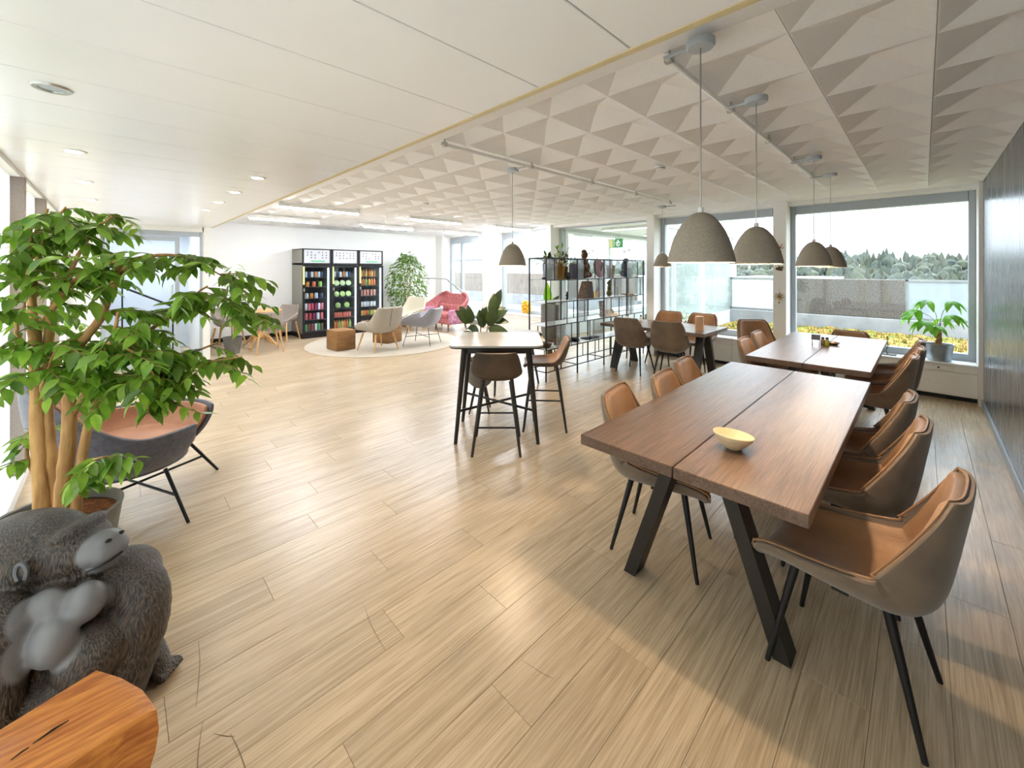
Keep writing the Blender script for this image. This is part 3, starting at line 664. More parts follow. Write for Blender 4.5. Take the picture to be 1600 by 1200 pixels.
# counter-height table, turned 45 degrees to the room
CR = YAW                                                       # the local frame of things set square to the diagonal of the room
def cw(x, z): return (.7132*x+.701*z, -.701*x+.7132*z, 0)      # a spot on the floor by distance along / across that diagonal
def rrect(w, d, r, n=5):
    p = []
    for cx, cy, a in ((w-r, d-r, 0), (-w+r, d-r, 90), (-w+r, -d+r, 180), (w-r, -d+r, 270)):
        for k in range(n+1): p.append((cx+r*math.cos(R(a+90*k/n)), cy+r*math.sin(R(a+90*k/n))))
    return p
t = thing('bar_table', 'counter-height table with pale rounded top and black splayed legs', 'table', cw(-.135, 3.78), CR)
G().prism(rrect(.405, .38, .08), .885, .90).obj('tabletop', M_marble, t); G().prism(rrect(.40, .375, .08), .873, .885).obj('top_edge', M_black, t)
G().box((0, .24, .84), (.5, .025, .06)).box((0, -.24, .84), (.5, .025, .06)).box((.26, 0, .84), (.025, .46, .06)).box((-.26, 0, .84), (.025, .46, .06)).obj('apron', M_blackwood, t, False)
tp = [(sx*.28, sy*.25, .87) for sx, sy in ((1, 1), (-1, 1), (-1, -1), (1, -1))]; ft = [(sx*.365, sy*.2 if sy < 0 else .33, 0) for sx, sy in ((1, 1), (-1, 1), (-1, -1), (1, -1))]
legs(t, tp, ft, .027, .016, M_blackwood)
mid = [Vector(a).lerp(Vector(b), .66) for a, b in zip(tp, ft)]
G().cyl(mid[0], mid[2], .011).obj('cross_bar', M_black, t); G().cyl(mid[1]+Vector((0, 0, .004)), mid[3]+Vector((0, 0, .004)), .011).obj('cross_bar', M_black, t)
# bar stools
S_PROF = [(.20, .60, .165, .012), (.18, .622, .19, .02), (.05, .615, .205, .035), (-.08, .612, .21, .06), (-.155, .64, .21, .075), (-.19, .70, .205, .06), (-.215, .78, .19, .045), (-.232, .84, .175, .03), (-.237, .862, .15, .022)]
def bar_stool(label, loc, rz):
    t = thing('bar_stool', label, 'stool', loc, rz, 'stools at the counter-height table')
    G().slab(shell(S_PROF), 0, -.018).obj('shell', M_seatdark, t, sub=1)
    G().slab(shell(S_PROF, 18, 11, .93, .03, .97), -.003, .014).obj('cushion', M_leather, t, sub=1)
    tp = [(.13, .12, .60), (.13, -.12, .60), (-.11, .12, .60), (-.11, -.12, .60)]; ft = [(.21, .20, 0), (.21, -.20, 0), (-.20, .20, 0), (-.20, -.20, 0)]
    legs(t, tp, ft, .018, .011, M_blackwood)
    for k, (a, b) in enumerate(((0, 1), (2, 3), (0, 2), (1, 3))):
        f = .62 if k < 2 else .52
        G().cyl(Vector(tp[a]).lerp(Vector(ft[a]), f), Vector(tp[b]).lerp(Vector(ft[b]), f), .008, n=8).obj('foot_rail', M_black, t)
    return t
bar_stool('dark bar stool showing its back to the open floor at the pale counter-height table', cw(-.13, 3.53), CR+R(90))
bar_stool('dark bar stool turned sideways between the counter-height table and the wire shelf', cw(.33, 4.03), CR+R(180-4))
# white table behind
t = thing('side_table', 'white-topped table with black legs at the end of the wire shelf', 'table', (3.70, 4.0, 0))
G().box((0, 0, .69), (.84, .74, .022), None, .008).obj('tabletop', M_white, t, False); G().box((0, 0, .672), (.82, .72, .014)).obj('top_edge', M_black, t, False)
legs(t, [(sx*.3, sy*.27, .67) for sx in (-1, 1) for sy in (-1, 1)], [(sx*.40, sy*.34, 0) for sx in (-1, 1) for sy in (-1, 1)], .02, .013, M_blackwood)

# ================================================================== LAMPS
pf = [(.0001, .205), (.018, .204), (.036, .197), (.054, .182), (.072, .16), (.088, .133), (.102, .102), (.1135, .068), (.1225, .034), (.1275, .01), (.1285, 0)]
def pendant(label, x, y, zr, arm_y, group):
    t = thing('pendant_lamp', label, 'lamp', (x, y, zr), 0, group)
    G().lathe(pf, 40).obj('shade', M_lamp, t)
    G().lathe([(r_*.965 if r_ > .001 else r_, z_-.004*(z_ > .05)) for r_, z_ in pf], 40).obj('shade_lining', M_lampin, t)
    G().lathe([(.1285, 0), (.124, -.001), (.124, .002)], 40).obj('shade_rim', M_lampin, t)
    G().cyl((0, 0, .2), (0, 0, .225), .012).obj('cord_grip', M_white, t)
    G().cyl((0, 0, .22), (0, 0, 2.46-zr), .003, n=6).obj('cord', M_steel, t)
    G().lathe([(.0001, .0), (.05, .0), (.056, .008), (.056, .03), (.0001, .032)], 24, (0, 0, 2.46-zr)).obj('canopy', M_frame, t)
    G().tube([(0, 0, 2.476-zr), (0, arm_y-y, 2.476-zr)], .008).obj('arm', M_frame, t)
    G().ell((0, 0, .105), .024).obj('bulb', M_bulb, t)
    G().cyl((0, 0, .12), (0, 0, .185), .018).obj('socket', M_white, t)
    light('pendant_light', 'POINT', (0, 0, .07), P_PEND, WARM, t, .028)
pg = 'grey felt pendant lamps'
pendant('grey felt pendant lamp hanging above the bowl end of the dark oak table', 1.725, .645, 1.577, .80, pg)
pendant('grey felt pendant lamp hanging above the middle of the bowl table', 2.517, .645, 1.577, .80, pg)
pendant('grey felt pendant lamp above the condiment table, nearer the bowl table', 4.184, .645, 1.572, .80, pg)
pendant('grey felt pendant lamp above the condiment table, nearer the windows', 5.05, .645, 1.565, .80, pg)
pendant('grey felt pendant lamp hanging above the pale counter-height table', 2.66, 2.70, 1.58, 2.54, pg)
pendant('grey felt pendant lamp hanging above the candle table', 5.85, 2.74, 1.58, 2.54, pg)
def rail(label, x0, x1, y):
    t = thing('ceiling_rail', label, 'lamp rail', (x0, y, 2.49))
    G().cyl((0, 0, 0), (x1-x0, 0, 0), .014).obj('tube', M_chrome, t)
    for k in range(5):
        x = (x1-x0)*(.01+.245*k); G().cyl((x, 0, .0), (x, 0, .05), .006).box((x, 0, .0), (.03, .04, .034), None, .004).obj('clamp', M_steel, t, False)
rail('galvanised tube rail under the ceiling above the two long oak tables', 1.742, 5.13, .80)
rail('galvanised tube rail under the ceiling above the counter-height table and candle table', 1.742, 5.70, 2.54)
k = 0
rows = {8.40: 'nearer the white far wall', 6.55: 'nearer the counter-height table'}
where = ['beside the entrance corner', 'above the rug', 'beside the window wall']
for y in (8.40, 6.55):
    for j, x in enumerate((1.69, 3.80, 5.88)):
        t = thing('tube_light', 'white tube light %s, row %s' % (where[j], rows[y]), 'lamp', (x, y, 2.45), 0, 'white tube lights on the coffered ceiling')
        G().box((.6, 0, .05), (1.2, .09, .035), None, .004).box((.6, .043, .022), (1.2, .004, .03)).box((.6, -.043, .022), (1.2, .004, .03)).obj('batten_shield', M_white, t, False)  # housing widened, side lips added to keep tube light off the ceiling
        G().cyl((.02, 0, .01), (1.18, 0, .01), .022).obj('tube', M_tube, t)
        G().cyl((-.002, 0, .012), (.02, 0, .012), .024).obj('end_cap', M_white, t); G().cyl((1.18, 0, .012), (1.202, 0, .012), .024).obj('end_cap', M_white, t)
for n, (x, y) in enumerate(((-.17, 2.33), (-.17, 3.485), (-.17, 4.643), (-.17, 5.80), (.77, 3.53), (.77, 4.33), (.77, 5.10), (.77, 5.89))):
    lab = 'unlit white ring downlight in the panelled ceiling above the large ficus' if n == 0 else ('small lit downlight in the panelled ceiling, in the row along the mural wall' if n < 4 else 'small lit downlight in the panelled ceiling, in the row along its trimmed edge')
    t = thing('downlight', lab, 'lamp', (x, y, ZP), 0, 'recessed ceiling downlights' if n == 0 else ('downlights along the mural wall' if n < 4 else 'downlights along the ceiling edge'))
    G().lathe([(.036, .0), (.038, -.006), (.052, -.007), (.058, .0), (.036, .0)], 28).obj('ring', M_white if n else M_steel, t)
    G().lathe([(.0001, -.002), (.037, -.002)], 20).obj('lens', M_down if n else M_frame, t)
    if n: light('downlight_light', 'SPOT', (0, 0, -.012), P_DOWN, SOFT, t, .03, R(135), None, .7)
# small ceiling fittings
for x, y, lb in ((3.75, 1.78, 'small white smoke detector on the coffered ceiling near the lamp rails'), (3.3, 5.2, 'small dark sensor on the coffered ceiling before the tube lights')):
    t = thing('smoke_detector', lb, 'detector', (x, y, ZC-.03)); G().lathe([(.0001, 0), (.03, .002), (.045, .012), (.05, .03), (.0001, .03)], 20).obj('housing', M_white, t); G().lathe([(.046, .012), (.0475, .018)], 20).obj('slot', M_darkdot, t)

# ================================================================== SHELF
SX = [4.2, 4.9125, 5.625, 6.3375, 6.93]; SY0, SY1 = 3.61, 3.92; SZ = [.44, .765, 1.085, 1.40]
t = thing('wire_shelf', 'tall open black metal wire shelf dividing the dining tables from the corridor', 'shelf', (0, 0, 0))
for x in SX:
    for y in (SY0, SY1): G().b2(x-.008, x+.008, y-.008, y+.008, 0, 1.70).obj('post', M_black, t, False)
for y in (SY0, SY1): 
    for z in (.13, 1.70): G().b2(SX[0], SX[-1], y-.006, y+.006, z-.006, z+.006).obj('rail', M_black, t, False)
for x in SX:
    for z in (.13, 1.70): G().b2(x-.006, x+.006, SY0, SY1, z-.006, z+.006).obj('rail', M_black, t, False)
for i in range(4):
    for z in SZ: 
        s = G().b2(SX[i]+.004, SX[i+1]-.004, SY0-.004, SY1+.004, z-.011, z-.003).obj('shelf_board', mat('pale_shelf_board', (214, 216, 214), .4, noise=.03), t, False)
        for y0_, y1_ in ((SY0-.008, SY0-.003), (SY1+.003, SY1+.008)): G().b2(SX[i], SX[i+1], y0_, y1_, z-.014, z).obj('edge_strip', M_black, s, False)
ZL = [.13]+SZ+[1.70]
rs = random.Random(5)
for i in range(4):
    for k in range(5):
        for y in (SY0, SY1):
            f = ((i*2+k*3+(1 if y == SY1 else 0)) % 4)*.2+.25
            x = SX[i]+(SX[i+1]-SX[i])*min(f, .8); G().b2(x-.005, x+.005, y-.005, y+.005, ZL[k], ZL[k+1]-.012).obj('rod', M_black, t, False)
for i, k, a, b in ((0, 4, 0, .34), (1, 4, 0, .22), (2, 4, .04, .36), (3, 4, 0, .35), (0, 3, .7, 1), (1, 3, .68, .98), (2, 3, .45, .75), (3, 3, .62, .98), (0, 2, .0, .28), (1, 2, .02, .36), (2, 2, 0, .3), (3, 2, .05, .4), (1, 1, .55, .98), (0, 1, .3, .55)):
    x0, x1 = SX[i]+(SX[i+1]-SX[i])*a, SX[i]+(SX[i+1]-SX[i])*b
    G().b2(x0+.004, x1-.004, SY0-.003, SY0+.002, ZL[k]+.002, ZL[k+1]-.014).obj('back_panel', M_mesh, t, False)

# ================================================================== PLANTS
def leaf_mesh(L_, W_, m, fold=.25, bend=.25, tip=.5, rows=5):
    g = G(); gr = []
    for i in range(rows+1):
        f = i/rows; w = W_/2*math.sin(math.pi*min(1, f**.8*.97+.03))**.8*(1-.35*tip*f); w = max(w, .0006)
        x = L_*f; z = -bend*L_*f*f
        gr.append([(x, -w, z+fold*w), (x, 0, z), (x, w, z+fold*w)])
    g.grid(gr); return g.mesh(m, True, 60)
def aim(p, d, up=(0, 0, 1), s=1, roll=0):
    d = Vector(d).normalized(); u = Vector(up)
    if abs(d.dot(u.normalized())) > .97: u = Vector((1, 0, .1))
    y = u.cross(d).normalized(); z = d.cross(y)
    m = Matrix(((d.x, y.x, z.x), (d.y, y.y, z.y), (d.z, y.z, z.z))).to_4x4()
    return Matrix.Translation(p) @ m @ Matrix.Rotation(roll, 4, 'X') @ Matrix.Scale(s, 4)
def foliage(t, mats_, meshes, nobj, m, rest='foliage'):
    """first nobj leaves one by one, the rest as one foliage part"""
    for i, M_ in enumerate(mats_[:nobj]): link('leaf', meshes[i % len(meshes)], t, M=M_)
    if len(mats_) > nobj:
        vs_, fs = [], []
        base = [(np.array([v.co[:] for v in me.vertices]), [list(p.vertices) for p in me.polygons]) for me in meshes]
        for i, M_ in enumerate(mats_[nobj:]):
            V, Fc = base[i % len(base)]; A = np.array(M_); o = len(vs_)
            vs_.extend((V @ A[:3, :3].T + A[:3, 3]).tolist()); fs.extend([[q+o for q in f] for f in Fc])
        me = bpy.data.meshes.new(rest); me.from_pydata(vs_, [], fs); me.materials.append(m)
        me.polygons.foreach_set('use_smooth', [True]*len(me.polygons))
        o = link(rest, me, t); o['kind'] = 'stuff'
def pot(t, prof, m, soil_r, soil_z, sm=M_soil, n=28):
    G().lathe(prof, n).obj('pot', m, t); G().lathe([(.0001, soil_z+.008), (soil_r*.6, soil_z+.006), (soil_r, soil_z)], n).obj('soil', sm, t)
# ---- the large ficus beside the mural wall
t = thing('ficus_tree', 'large weeping ficus tree with pale forked trunks behind the gorilla statue', 'plant', (-.202, 2.933, 0), CR)
pot(t, [(.0001, 0), (.16, 0), (.19, .03), (.232, .34), (.24, .37), (.22, .37), (.215, .33)], M_pot, .217, .325, M_bark)
rs = random.Random(21)
limbs = [  # (points, start radius, end radius)
 ([(-.06, 0, .3), (-.07, .0, .5), (-.10, .01, .8), (-.12, .02, 1.1), (-.13, .02, 1.3)], .034, .022),
 ([(-.03, .04, .3), (-.05, .03, .6), (-.09, .04, .9), (-.095, .05, 1.15), (-.09, .06, 1.33)], .026, .018),
 ([(.05, -.02, .3), (.06, -.02, .5), (.075, -.01, .75), (.07, 0, .95), (.085, .01, 1.15), (.18, .03, 1.3), (.24, .05, 1.5), (.26, .06, 1.62)], .036, .010),
 ([(.09, .0, .3), (.115, .0, .55), (.14, .02, .8), (.19, .05, 1.0), (.26, .1, 1.15), (.35, .14, 1.25), (.46, .18, 1.33)], .024, .007),
 ([(.085, .0, .85), (.14, .02, .98), (.22, .0, 1.1), (.30, -.03, 1.22), (.36, -.06, 1.35)], .017, .006),
 ([(.13, .01, .75), (.19, .05, .86), (.27, .08, .95), (.38, .1, 1.03), (.52, .12, 1.1), (.68, .14, 1.17)], .015, .004),
 ([(.075, 0, 1.0), (.20, .04, 1.15), (.36, .1, 1.27), (.5, .13, 1.38), (.62, .15, 1.46)], .014, .004),
 ([(-.13, .02, 1.3), (-.2, .06, 1.5), (-.22, .1, 1.7), (-.2, .14, 1.86)], .018, .005),
 ([(-.13, .02, 1.3), (-.14, .03, 1.52), (-.1, .06, 1.74), (-.04, .08, 1.86)], .016, .004),
 ([(-.09, .06, 1.33), (-.03, .08, 1.5), (.05, .1, 1.7), (.15, .12, 1.82)], .014, .004),
 ([(-.09, .06, 1.33), (.02, .03, 1.45), (.14, 0, 1.53), (.28, .0, 1.58), (.45, .02, 1.62)], .012, .004),
 ([(.24, .05, 1.5), (.33, .08, 1.6), (.48, .1, 1.62), (.6, .12, 1.58), (.72, .14, 1.50)], .010, .003),
 ([(.46, .18, 1.33), (.58, .2, 1.38), (.7, .22, 1.36), (.82, .24, 1.29)], .007, .003),
 ([(.27, .08, .95), (.36, .08, 1.02), (.5, .1, 1.06), (.66, .1, 1.08), (.82, .12, 1.10)], .008, .003),
 ([(.115, .0, .55), (.17, -.04, .62), (.25, -.06, .66), (.32, -.07, .68)], .009, .003),
 ([(.06, -.02, .5), (.13, -.06, .55), (.22, -.09, .6), (.36, -.1, .62)], .008, .003),
 ([(-.07, 0, .5), (-.13, -.0, .62), (-.2, .05, .72), (-.22, .08, .74)], .010, .003),
 ([(-.13, .02, 1.15), (-.17, .1, 1.3), (-.2, .2, 1.42), (-.18, .3, 1.5)], .012, .004),
 ([(-.12, .02, 1.05), (-.1, -.06, 1.2), (-.04, -.12, 1.32), (.05, -.16, 1.4)], .010, .004),
 ([(-.13, .02, 1.3), (-.13, -.0, 1.5), (-.1, -.02, 1.65), (-.08, -.03, 1.74)], .010, .004),
 ([(.3, -.03, 1.22), (.4, -.06, 1.18), (.5, -.08, 1.12), (.58, -.09, 1.02)], .007, .003),
 ([(.19, .05, 1.0), (.3, .02, 1.03), (.42, -.02, 1.0), (.5, -.04, .92)], .007, .003),
 ([(-.09, .04, .9), (-.0, -.06, 1.0), (.08, -.1, 1.1), (.14, -.12, 1.2)], .009, .003),
]
def okp(p, mg=.05): return -.202+.7132*p[0]+.701*p[1] > XL+mg
lm, tw = [], G()
for k, (pts, r0, r1) in enumerate(limbs):
    P = cr(pts, 5*len(pts)); P = [Vector(p) for p in P]
    P = [p + Vector((rs.gauss(0, .0015), rs.gauss(0, .0015), 0)) for p in P]
    G().tube(P, [r0+(r1-r0)*i/(len(P)-1) for i in range(len(P))], 12).obj('trunk' if k < 4 else 'branch', M_trunk, t)
    low = k in (14, 15, 16)
    ntw = 6 if low else (14 if k > 3 else (11 if k in (2, 3) else 0))
    for q in range(ntw):
        f = rs.uniform(.45 if k < 4 else .3, 1); b = P[min(int(f*len(P)), len(P)-1)]
        if b.z < .78 and not low: continue
        a = rs.uniform(-math.pi, math.pi); d = Vector((math.cos(a)+.25, math.sin(a)*.9, rs.uniform(-.15, .45))).normalized()
        ln = rs.uniform(.10, .26)*(.6 if low else 1)
        tp_ = [b]
        for s in range(1, 6):
            d = (d + Vector((0, 0, -.13)) + Vector((rs.gauss(0, .1), rs.gauss(0, .1), rs.gauss(0, .05)))).normalized(); tp_.append(tp_[-1]+d*ln/5)
        if not okp(tp_[-1], .06): continue
        tw.tube(tp_, [.0028, .0024, .002, .0017, .0014, .001], 5)
        nl = 6 if low else 9
        for s in range(nl):
            f2 = (s+.6)/nl*5; i2 = min(int(f2), 4); pp = tp_[i2].lerp(tp_[i2+1], f2-i2); dd = (tp_[i2+1]-tp_[i2]).normalized()
            side = dd.cross(Vector((0, 0, 1))).normalized()*(1 if s % 2 else -1)
            ld = dd*.6+side*rs.uniform(.5, 1)+Vector((0, 0, rs.uniform(-.75, .1)))
            if okp(pp+ld.normalized()*.08, .01) and pp.z < 1.97: lm.append(aim(pp, ld, (0, 0, 1), rs.uniform(.75, 1.12), rs.uniform(-.5, .5)))
tw.obj('twigs', M_twig, t)['kind'] = 'stuff'
lm.sort(key=lambda M_: M_.translation.y)
foliage(t, lm, [leaf_mesh(.088, .042, M_leaf), leaf_mesh(.078, .040, M_leaf, .4, .4), leaf_mesh(.092, .040, M_leaf, .15, .15)], 300, M_leaf)
# ---- bushy far ficus, corner dracaena
def bush(name, label, loc, h0, h1, rx, n, m, lmesh, seed, potp=None, nobj=0, stems=5, zp=.3):
    rs = random.Random(seed); t = thing(name, label, 'plant', loc)
    if potp: pot(t, potp[0], potp[1], potp[2], potp[3])
    L_ = []
    for k in range(stems):
        a = k*2*math.pi/stems+rs.uniform(-.3, .3); r_ = rx*.45
        P = [Vector((.02*math.cos(a), .02*math.sin(a), zp)), Vector((r_*.35*math.cos(a), r_*.35*math.sin(a), (zp+h1)/2)), Vector((r_*math.cos(a), r_*math.sin(a), h1-.12))]
        G().tube(cr(P, 8).tolist(), [.012-.0012*q for q in range(8)], 6).obj('stem', M_twig, t)
    for q in range(n):
        z = rs.uniform(h0, h1); f = (z-h0)/(h1-h0); rr = rx*(math.sin(math.pi*min(max(f*.82+.16, 0), 1)))**.6
        a = rs.uniform(0, 6.283); r_ = rr*math.sqrt(rs.uniform(.05, 1)); p = Vector((r_*math.cos(a), r_*math.sin(a), z+rs.gauss(0, .04)))
        L_.append(aim(p, (math.cos(a)+rs.gauss(0, .5), math.sin(a)+rs.gauss(0, .5), rs.uniform(-.9, .3)), (0, 0, 1), rs.uniform(.7, 1.2), rs.uniform(-.7, .7)))
    foliage(t, L_, lmesh, nobj, m); return t
bush('ficus_tree', 'bushy small-leaved ficus beside the fridges, behind the cream armchair', (5.62, 9.74, 0), .55, 1.92, .55, 1500, M_leaff, [leaf_mesh(.10, .042, M_leaff), leaf_mesh(.085, .04, M_leaff, .4, .4)], 4,
     ([(.0001, 0), (.15, 0), (.2, .34), (.21, .36), (.19, .36), (.185, .33)], M_pot, .187, .325))
bush('dracaena_plant', 'upright leafy plant standing in the corner beside the entrance wall', (1.55, 8.9, 0), .75, 1.55, .18, 130, M_leaf, [leaf_mesh(.17, .035, M_leaf, .3, .5)], 9,
     ([(.0001, 0), (.11, 0), (.15, .28), (.16, .3), (.14, .3), (.135, .27)], M_pot, .137, .265), 130, 3)
# ---- rubber plant in a legged planter behind the bar table
t = thing('rubber_plant', 'rubber plant with large dark leaves in a grey legged planter behind the counter-height table', 'plant', cw(-.35, 4.42), CR)
pot(t, [(.0001, .26), (.07, .265), (.12, .31), (.15, .4), (.165, .52), (.168, .56), (.155, .56), (.15, .52)], M_pot, .152, .52)
legs(t, [(.07*math.cos(R(a)), .07*math.sin(R(a)), .28) for a in (45, 135, 225, 315)], [(.15*math.cos(R(a)), .15*math.sin(R(a)), 0) for a in (45, 135, 225, 315)], .014, .009, M_blackwood)
for k, P in enumerate([[(-.04, 0, .5), (-.07, 0, .8), (-.12, 0, 1.0)], [(.03, 0, .5), (.07, .02, .85), (.14, .02, 1.1)], [(.0, .03, .5), (.0, .05, .8), (.01, .06, .98)]]):
    G().tube(cr(P, 8).tolist(), .008, 6).obj('stem', M_twig, t)
lf = [leaf_mesh(.23, .11, M_leafd, .15, .12, .2, 7), leaf_mesh(.19, .095, M_leafd, .2, .2, .2, 7)]
for p, d, s in (((-.10, 0, .95), (-.1, -.5, 1), 1), ((-.1, 0, .86), (-.35, -.6, -.5), 1.05), ((-.12, 0, 1.0), (-.6, -.2, .9), .8), ((-.08, 0, .84), (-1, -.3, .2), .5),
                ((.12, .02, 1.05), (.25, -.5, 1), 1), ((.10, .02, .92), (.2, -.55, .9), 1.15), ((.12, .02, 1.0), (1, -.35, -.1), 1.05), ((.09, .02, .9), (1, -.5, -.15), 1.1), ((.13, .02, 1.08), (1, .1, .3), .7),
                ((.03, .05, .9), (-.15, -.4, 1), .9), ((.0, .05, .95), (-.1, .3, 1), .85), ((.06, 0, .84), (.6, -.8, -.2), .95), ((-.06, 0, .84), (-.2, -1, -.5), .7), ((.02, .05, .98), (.05, -.2, 1), .75), ((.13, .02, 1.08), (.1, .1, 1), .9),
                ((-.05, 0, .78), (-.7, .5, -.1), .9), ((.05, .03, .78), (.4, .8, 0), .9), ((-.06, -.02, .7), (-.8, -.2, -.4), .85), ((.14, .02, 1.1), (.35, -.3, .9), 1.1), ((.11, .02, .98), (.7, -.5, .5), 1.1), ((-.11, 0, .96), (-.55, -.5, .6), 1.0), ((.02, .05, .96), (.2, -.6, .7), 1.0), ((.1, .02, .9), (.9, -.5, -.3), 1.2), ((-.02, .04, .88), (-.3, -.8, .2), 1.0)):
    link('leaf', lf[int(s*100) % 2], t, M=aim(p, d, (0, -1, .4), s))
# ---- grey planter with lime banana leaf behind the wire shelf
t = thing('banana_plant', 'tall grey round-bottomed planter with a lime banana leaf behind the wire shelf', 'plant', (5.12, 4.32, 0))
pot(t, [(.0001, .36), (.07, .37), (.12, .43), (.145, .55), (.15, .9), (.15, .96), (.138, .96), (.135, .92)], M_pot, .137, .92)
G().lathe([(.0001, 0), (.11, 0), (.11, .03), (.05, .06), (.04, .3), (.09, .4), (.0001, .38)], 16).obj('stand', M_bronze, t)
link('leaf', leaf_mesh(.42, .15, M_lime, .2, .12, .2, 8), t, M=aim((-.04, 0, .92), (-.12, -.05, 1), (-.6, -.7, 0)))
for p, d, s in (((.04, 0, .93), (.6, -.2, .9), 1), ((.02, .02, .95), (.9, .3, .5), .9), ((0, 0, .94), (-.7, .5, .8), .8), ((.03, 0, .92), (.5, -.7, .4), .9)):
    G().tube([(0, 0, .9), p], .004, 5).obj('stem', M_twig, t); link('leaf', leaf_mesh(.24, .11, M_leafd, .2, .2, .3), t, M=aim(p, d, (0, -.3, 1), s))
# ---- money tree in a zinc bucket on the sill
t = thing('money_tree', 'small braided money tree in a zinc bucket on the sill by the slate wall', 'plant', (7.11, -.13, .445))
pot(t, [(.0001, 0), (.1, 0), (.103, .01), (.128, .19), (.134, .195), (.134, .202), (.124, .2), (.12, .17)], M_zinc, .121, .175)
for k in range(3):
    P = [(.022*math.cos(q*.8+k*2.1)*(1-q*.04), .022*math.sin(q*.8+k*2.1)*(1-q*.04), .16+.028*q) for q in range(9)]
    G().tube(P, [.016-.0009*q for q in range(9)], 8).obj('trunk', M_trunk, t)
lf = [leaf_mesh(.20, .085, M_leafm, .2, .45, .2, 6), leaf_mesh(.18, .08, M_leafm, .2, .6, .2, 6)]
for k, (e, n, sc_) in enumerate((((-.05, .19, .60), 5, 1), ((-.05, -.10, .56), 5, .95), ((-.06, .12, .47), 5, 1), ((.03, -.02, .5), 5, .8), ((-.04, -.10, .72), 5, .85), ((-.05, .10, .72), 5, .9), ((-.07, .03, .42), 4, .9), ((.03, .22, .52), 3, .9))):
    G().tube(cr([(0, 0, .36), (e[0]*.3, e[1]*.3, .36+(e[2]-.36)*.6), e], 8).tolist(), .0028, 5).obj('stem', M_twig, t)
    a0 = math.atan2(e[1], e[0]+.001)
    for q in range(n):
        a = a0+(q-(n-1)/2)*.75; link('leaf', lf[q % 2], t, M=aim(e, (math.cos(a)*(.2 if math.cos(a) > 0 else 1), math.sin(a), -.35+.25*(q % 2)), (0, 0, 1), sc_))

# ================================================================== FRIDGES
PAL = {'mixed': [(196, 60, 64), (230, 226, 220), (214, 120, 50), (70, 110, 70), (60, 80, 140), (232, 196, 120)], 'red': [(206, 60, 72), (226, 110, 120), (236, 226, 222), (150, 40, 90)], 'dark': [(50, 60, 84), (200, 206, 214), (214, 130, 60), (226, 222, 214)],
       'salad': [(196, 214, 130), (214, 222, 160), (170, 196, 100)], 'green': [(110, 170, 100), (226, 232, 226), (190, 70, 80), (120, 90, 70)], 'orange': [(224, 140, 60), (236, 180, 90), (150, 190, 90), (226, 110, 70)], 'meat': [(224, 150, 130), (214, 110, 90), (236, 226, 220)]}
PM = {}
def cname(c):
    r, g_, b_ = c; mx, mn = max(c), min(c)
    if mx-mn < 30: return 'white' if mn > 190 else 'dark'
    if b_ == mx: return 'blue' if r < 130 else 'purple'
    if g_ == mx: return 'green' if mx < 180 else 'pale green'
    if b_ > g_: return 'purple'
    if g_ < r*.55: return 'red'
    if g_ < r*.7: return 'orange'
    return 'brown' if mx < 160 else ('pink' if b_ > g_*.75 else 'yellow')
def pmat(c):
    if c not in PM: PM[c] = mat('print_%d_%d_%d' % c, c, .4, noise=.25, scale=(40, 40, 40), rnd=.05)
    return PM[c]
def bottle_me(m): return G().lathe([(.0001, 0), (.03, 0), (.032, .01), (.032, .11), (.026, .14), (.012, .165), (.012, .19), (.0001, .19)], 12).mesh(m)
def can_me(m): return G().lathe([(.0001, 0), (.028, 0), (.032, .008), (.032, .12), (.027, .13), (.0001, .13)], 12).mesh(m)
def pack_me(m): return G().box((0, 0, .075), (.05, .07, .15), None, .006).mesh(m)
def jar_me(m): return G().lathe([(.0001, 0), (.036, 0), (.04, .01), (.04, .09), (.034, .1), (.036, .105), (.036, .12), (.0001, .12)], 12).mesh(m)
def bowl_me(m): return G().lathe([(.0001, .0), (.06, .008), (.068, .025), (.06, .04), (.0001, .045)], 20).mesh(m)
KIND = {'bottle': bottle_me, 'can': can_me, 'snack_pack': pack_me, 'jar': jar_me, 'salad_bowl': bowl_me}
CATS = {'bottle': 'bottle', 'can': 'can', 'snack_pack': 'pack', 'jar': 'jar', 'salad_bowl': 'salad'}
FZ = [.155, .405, .62, .885, 1.145, 1.36]
ordi = ['bottom', 'second', 'third', 'fourth', 'fifth', 'top']
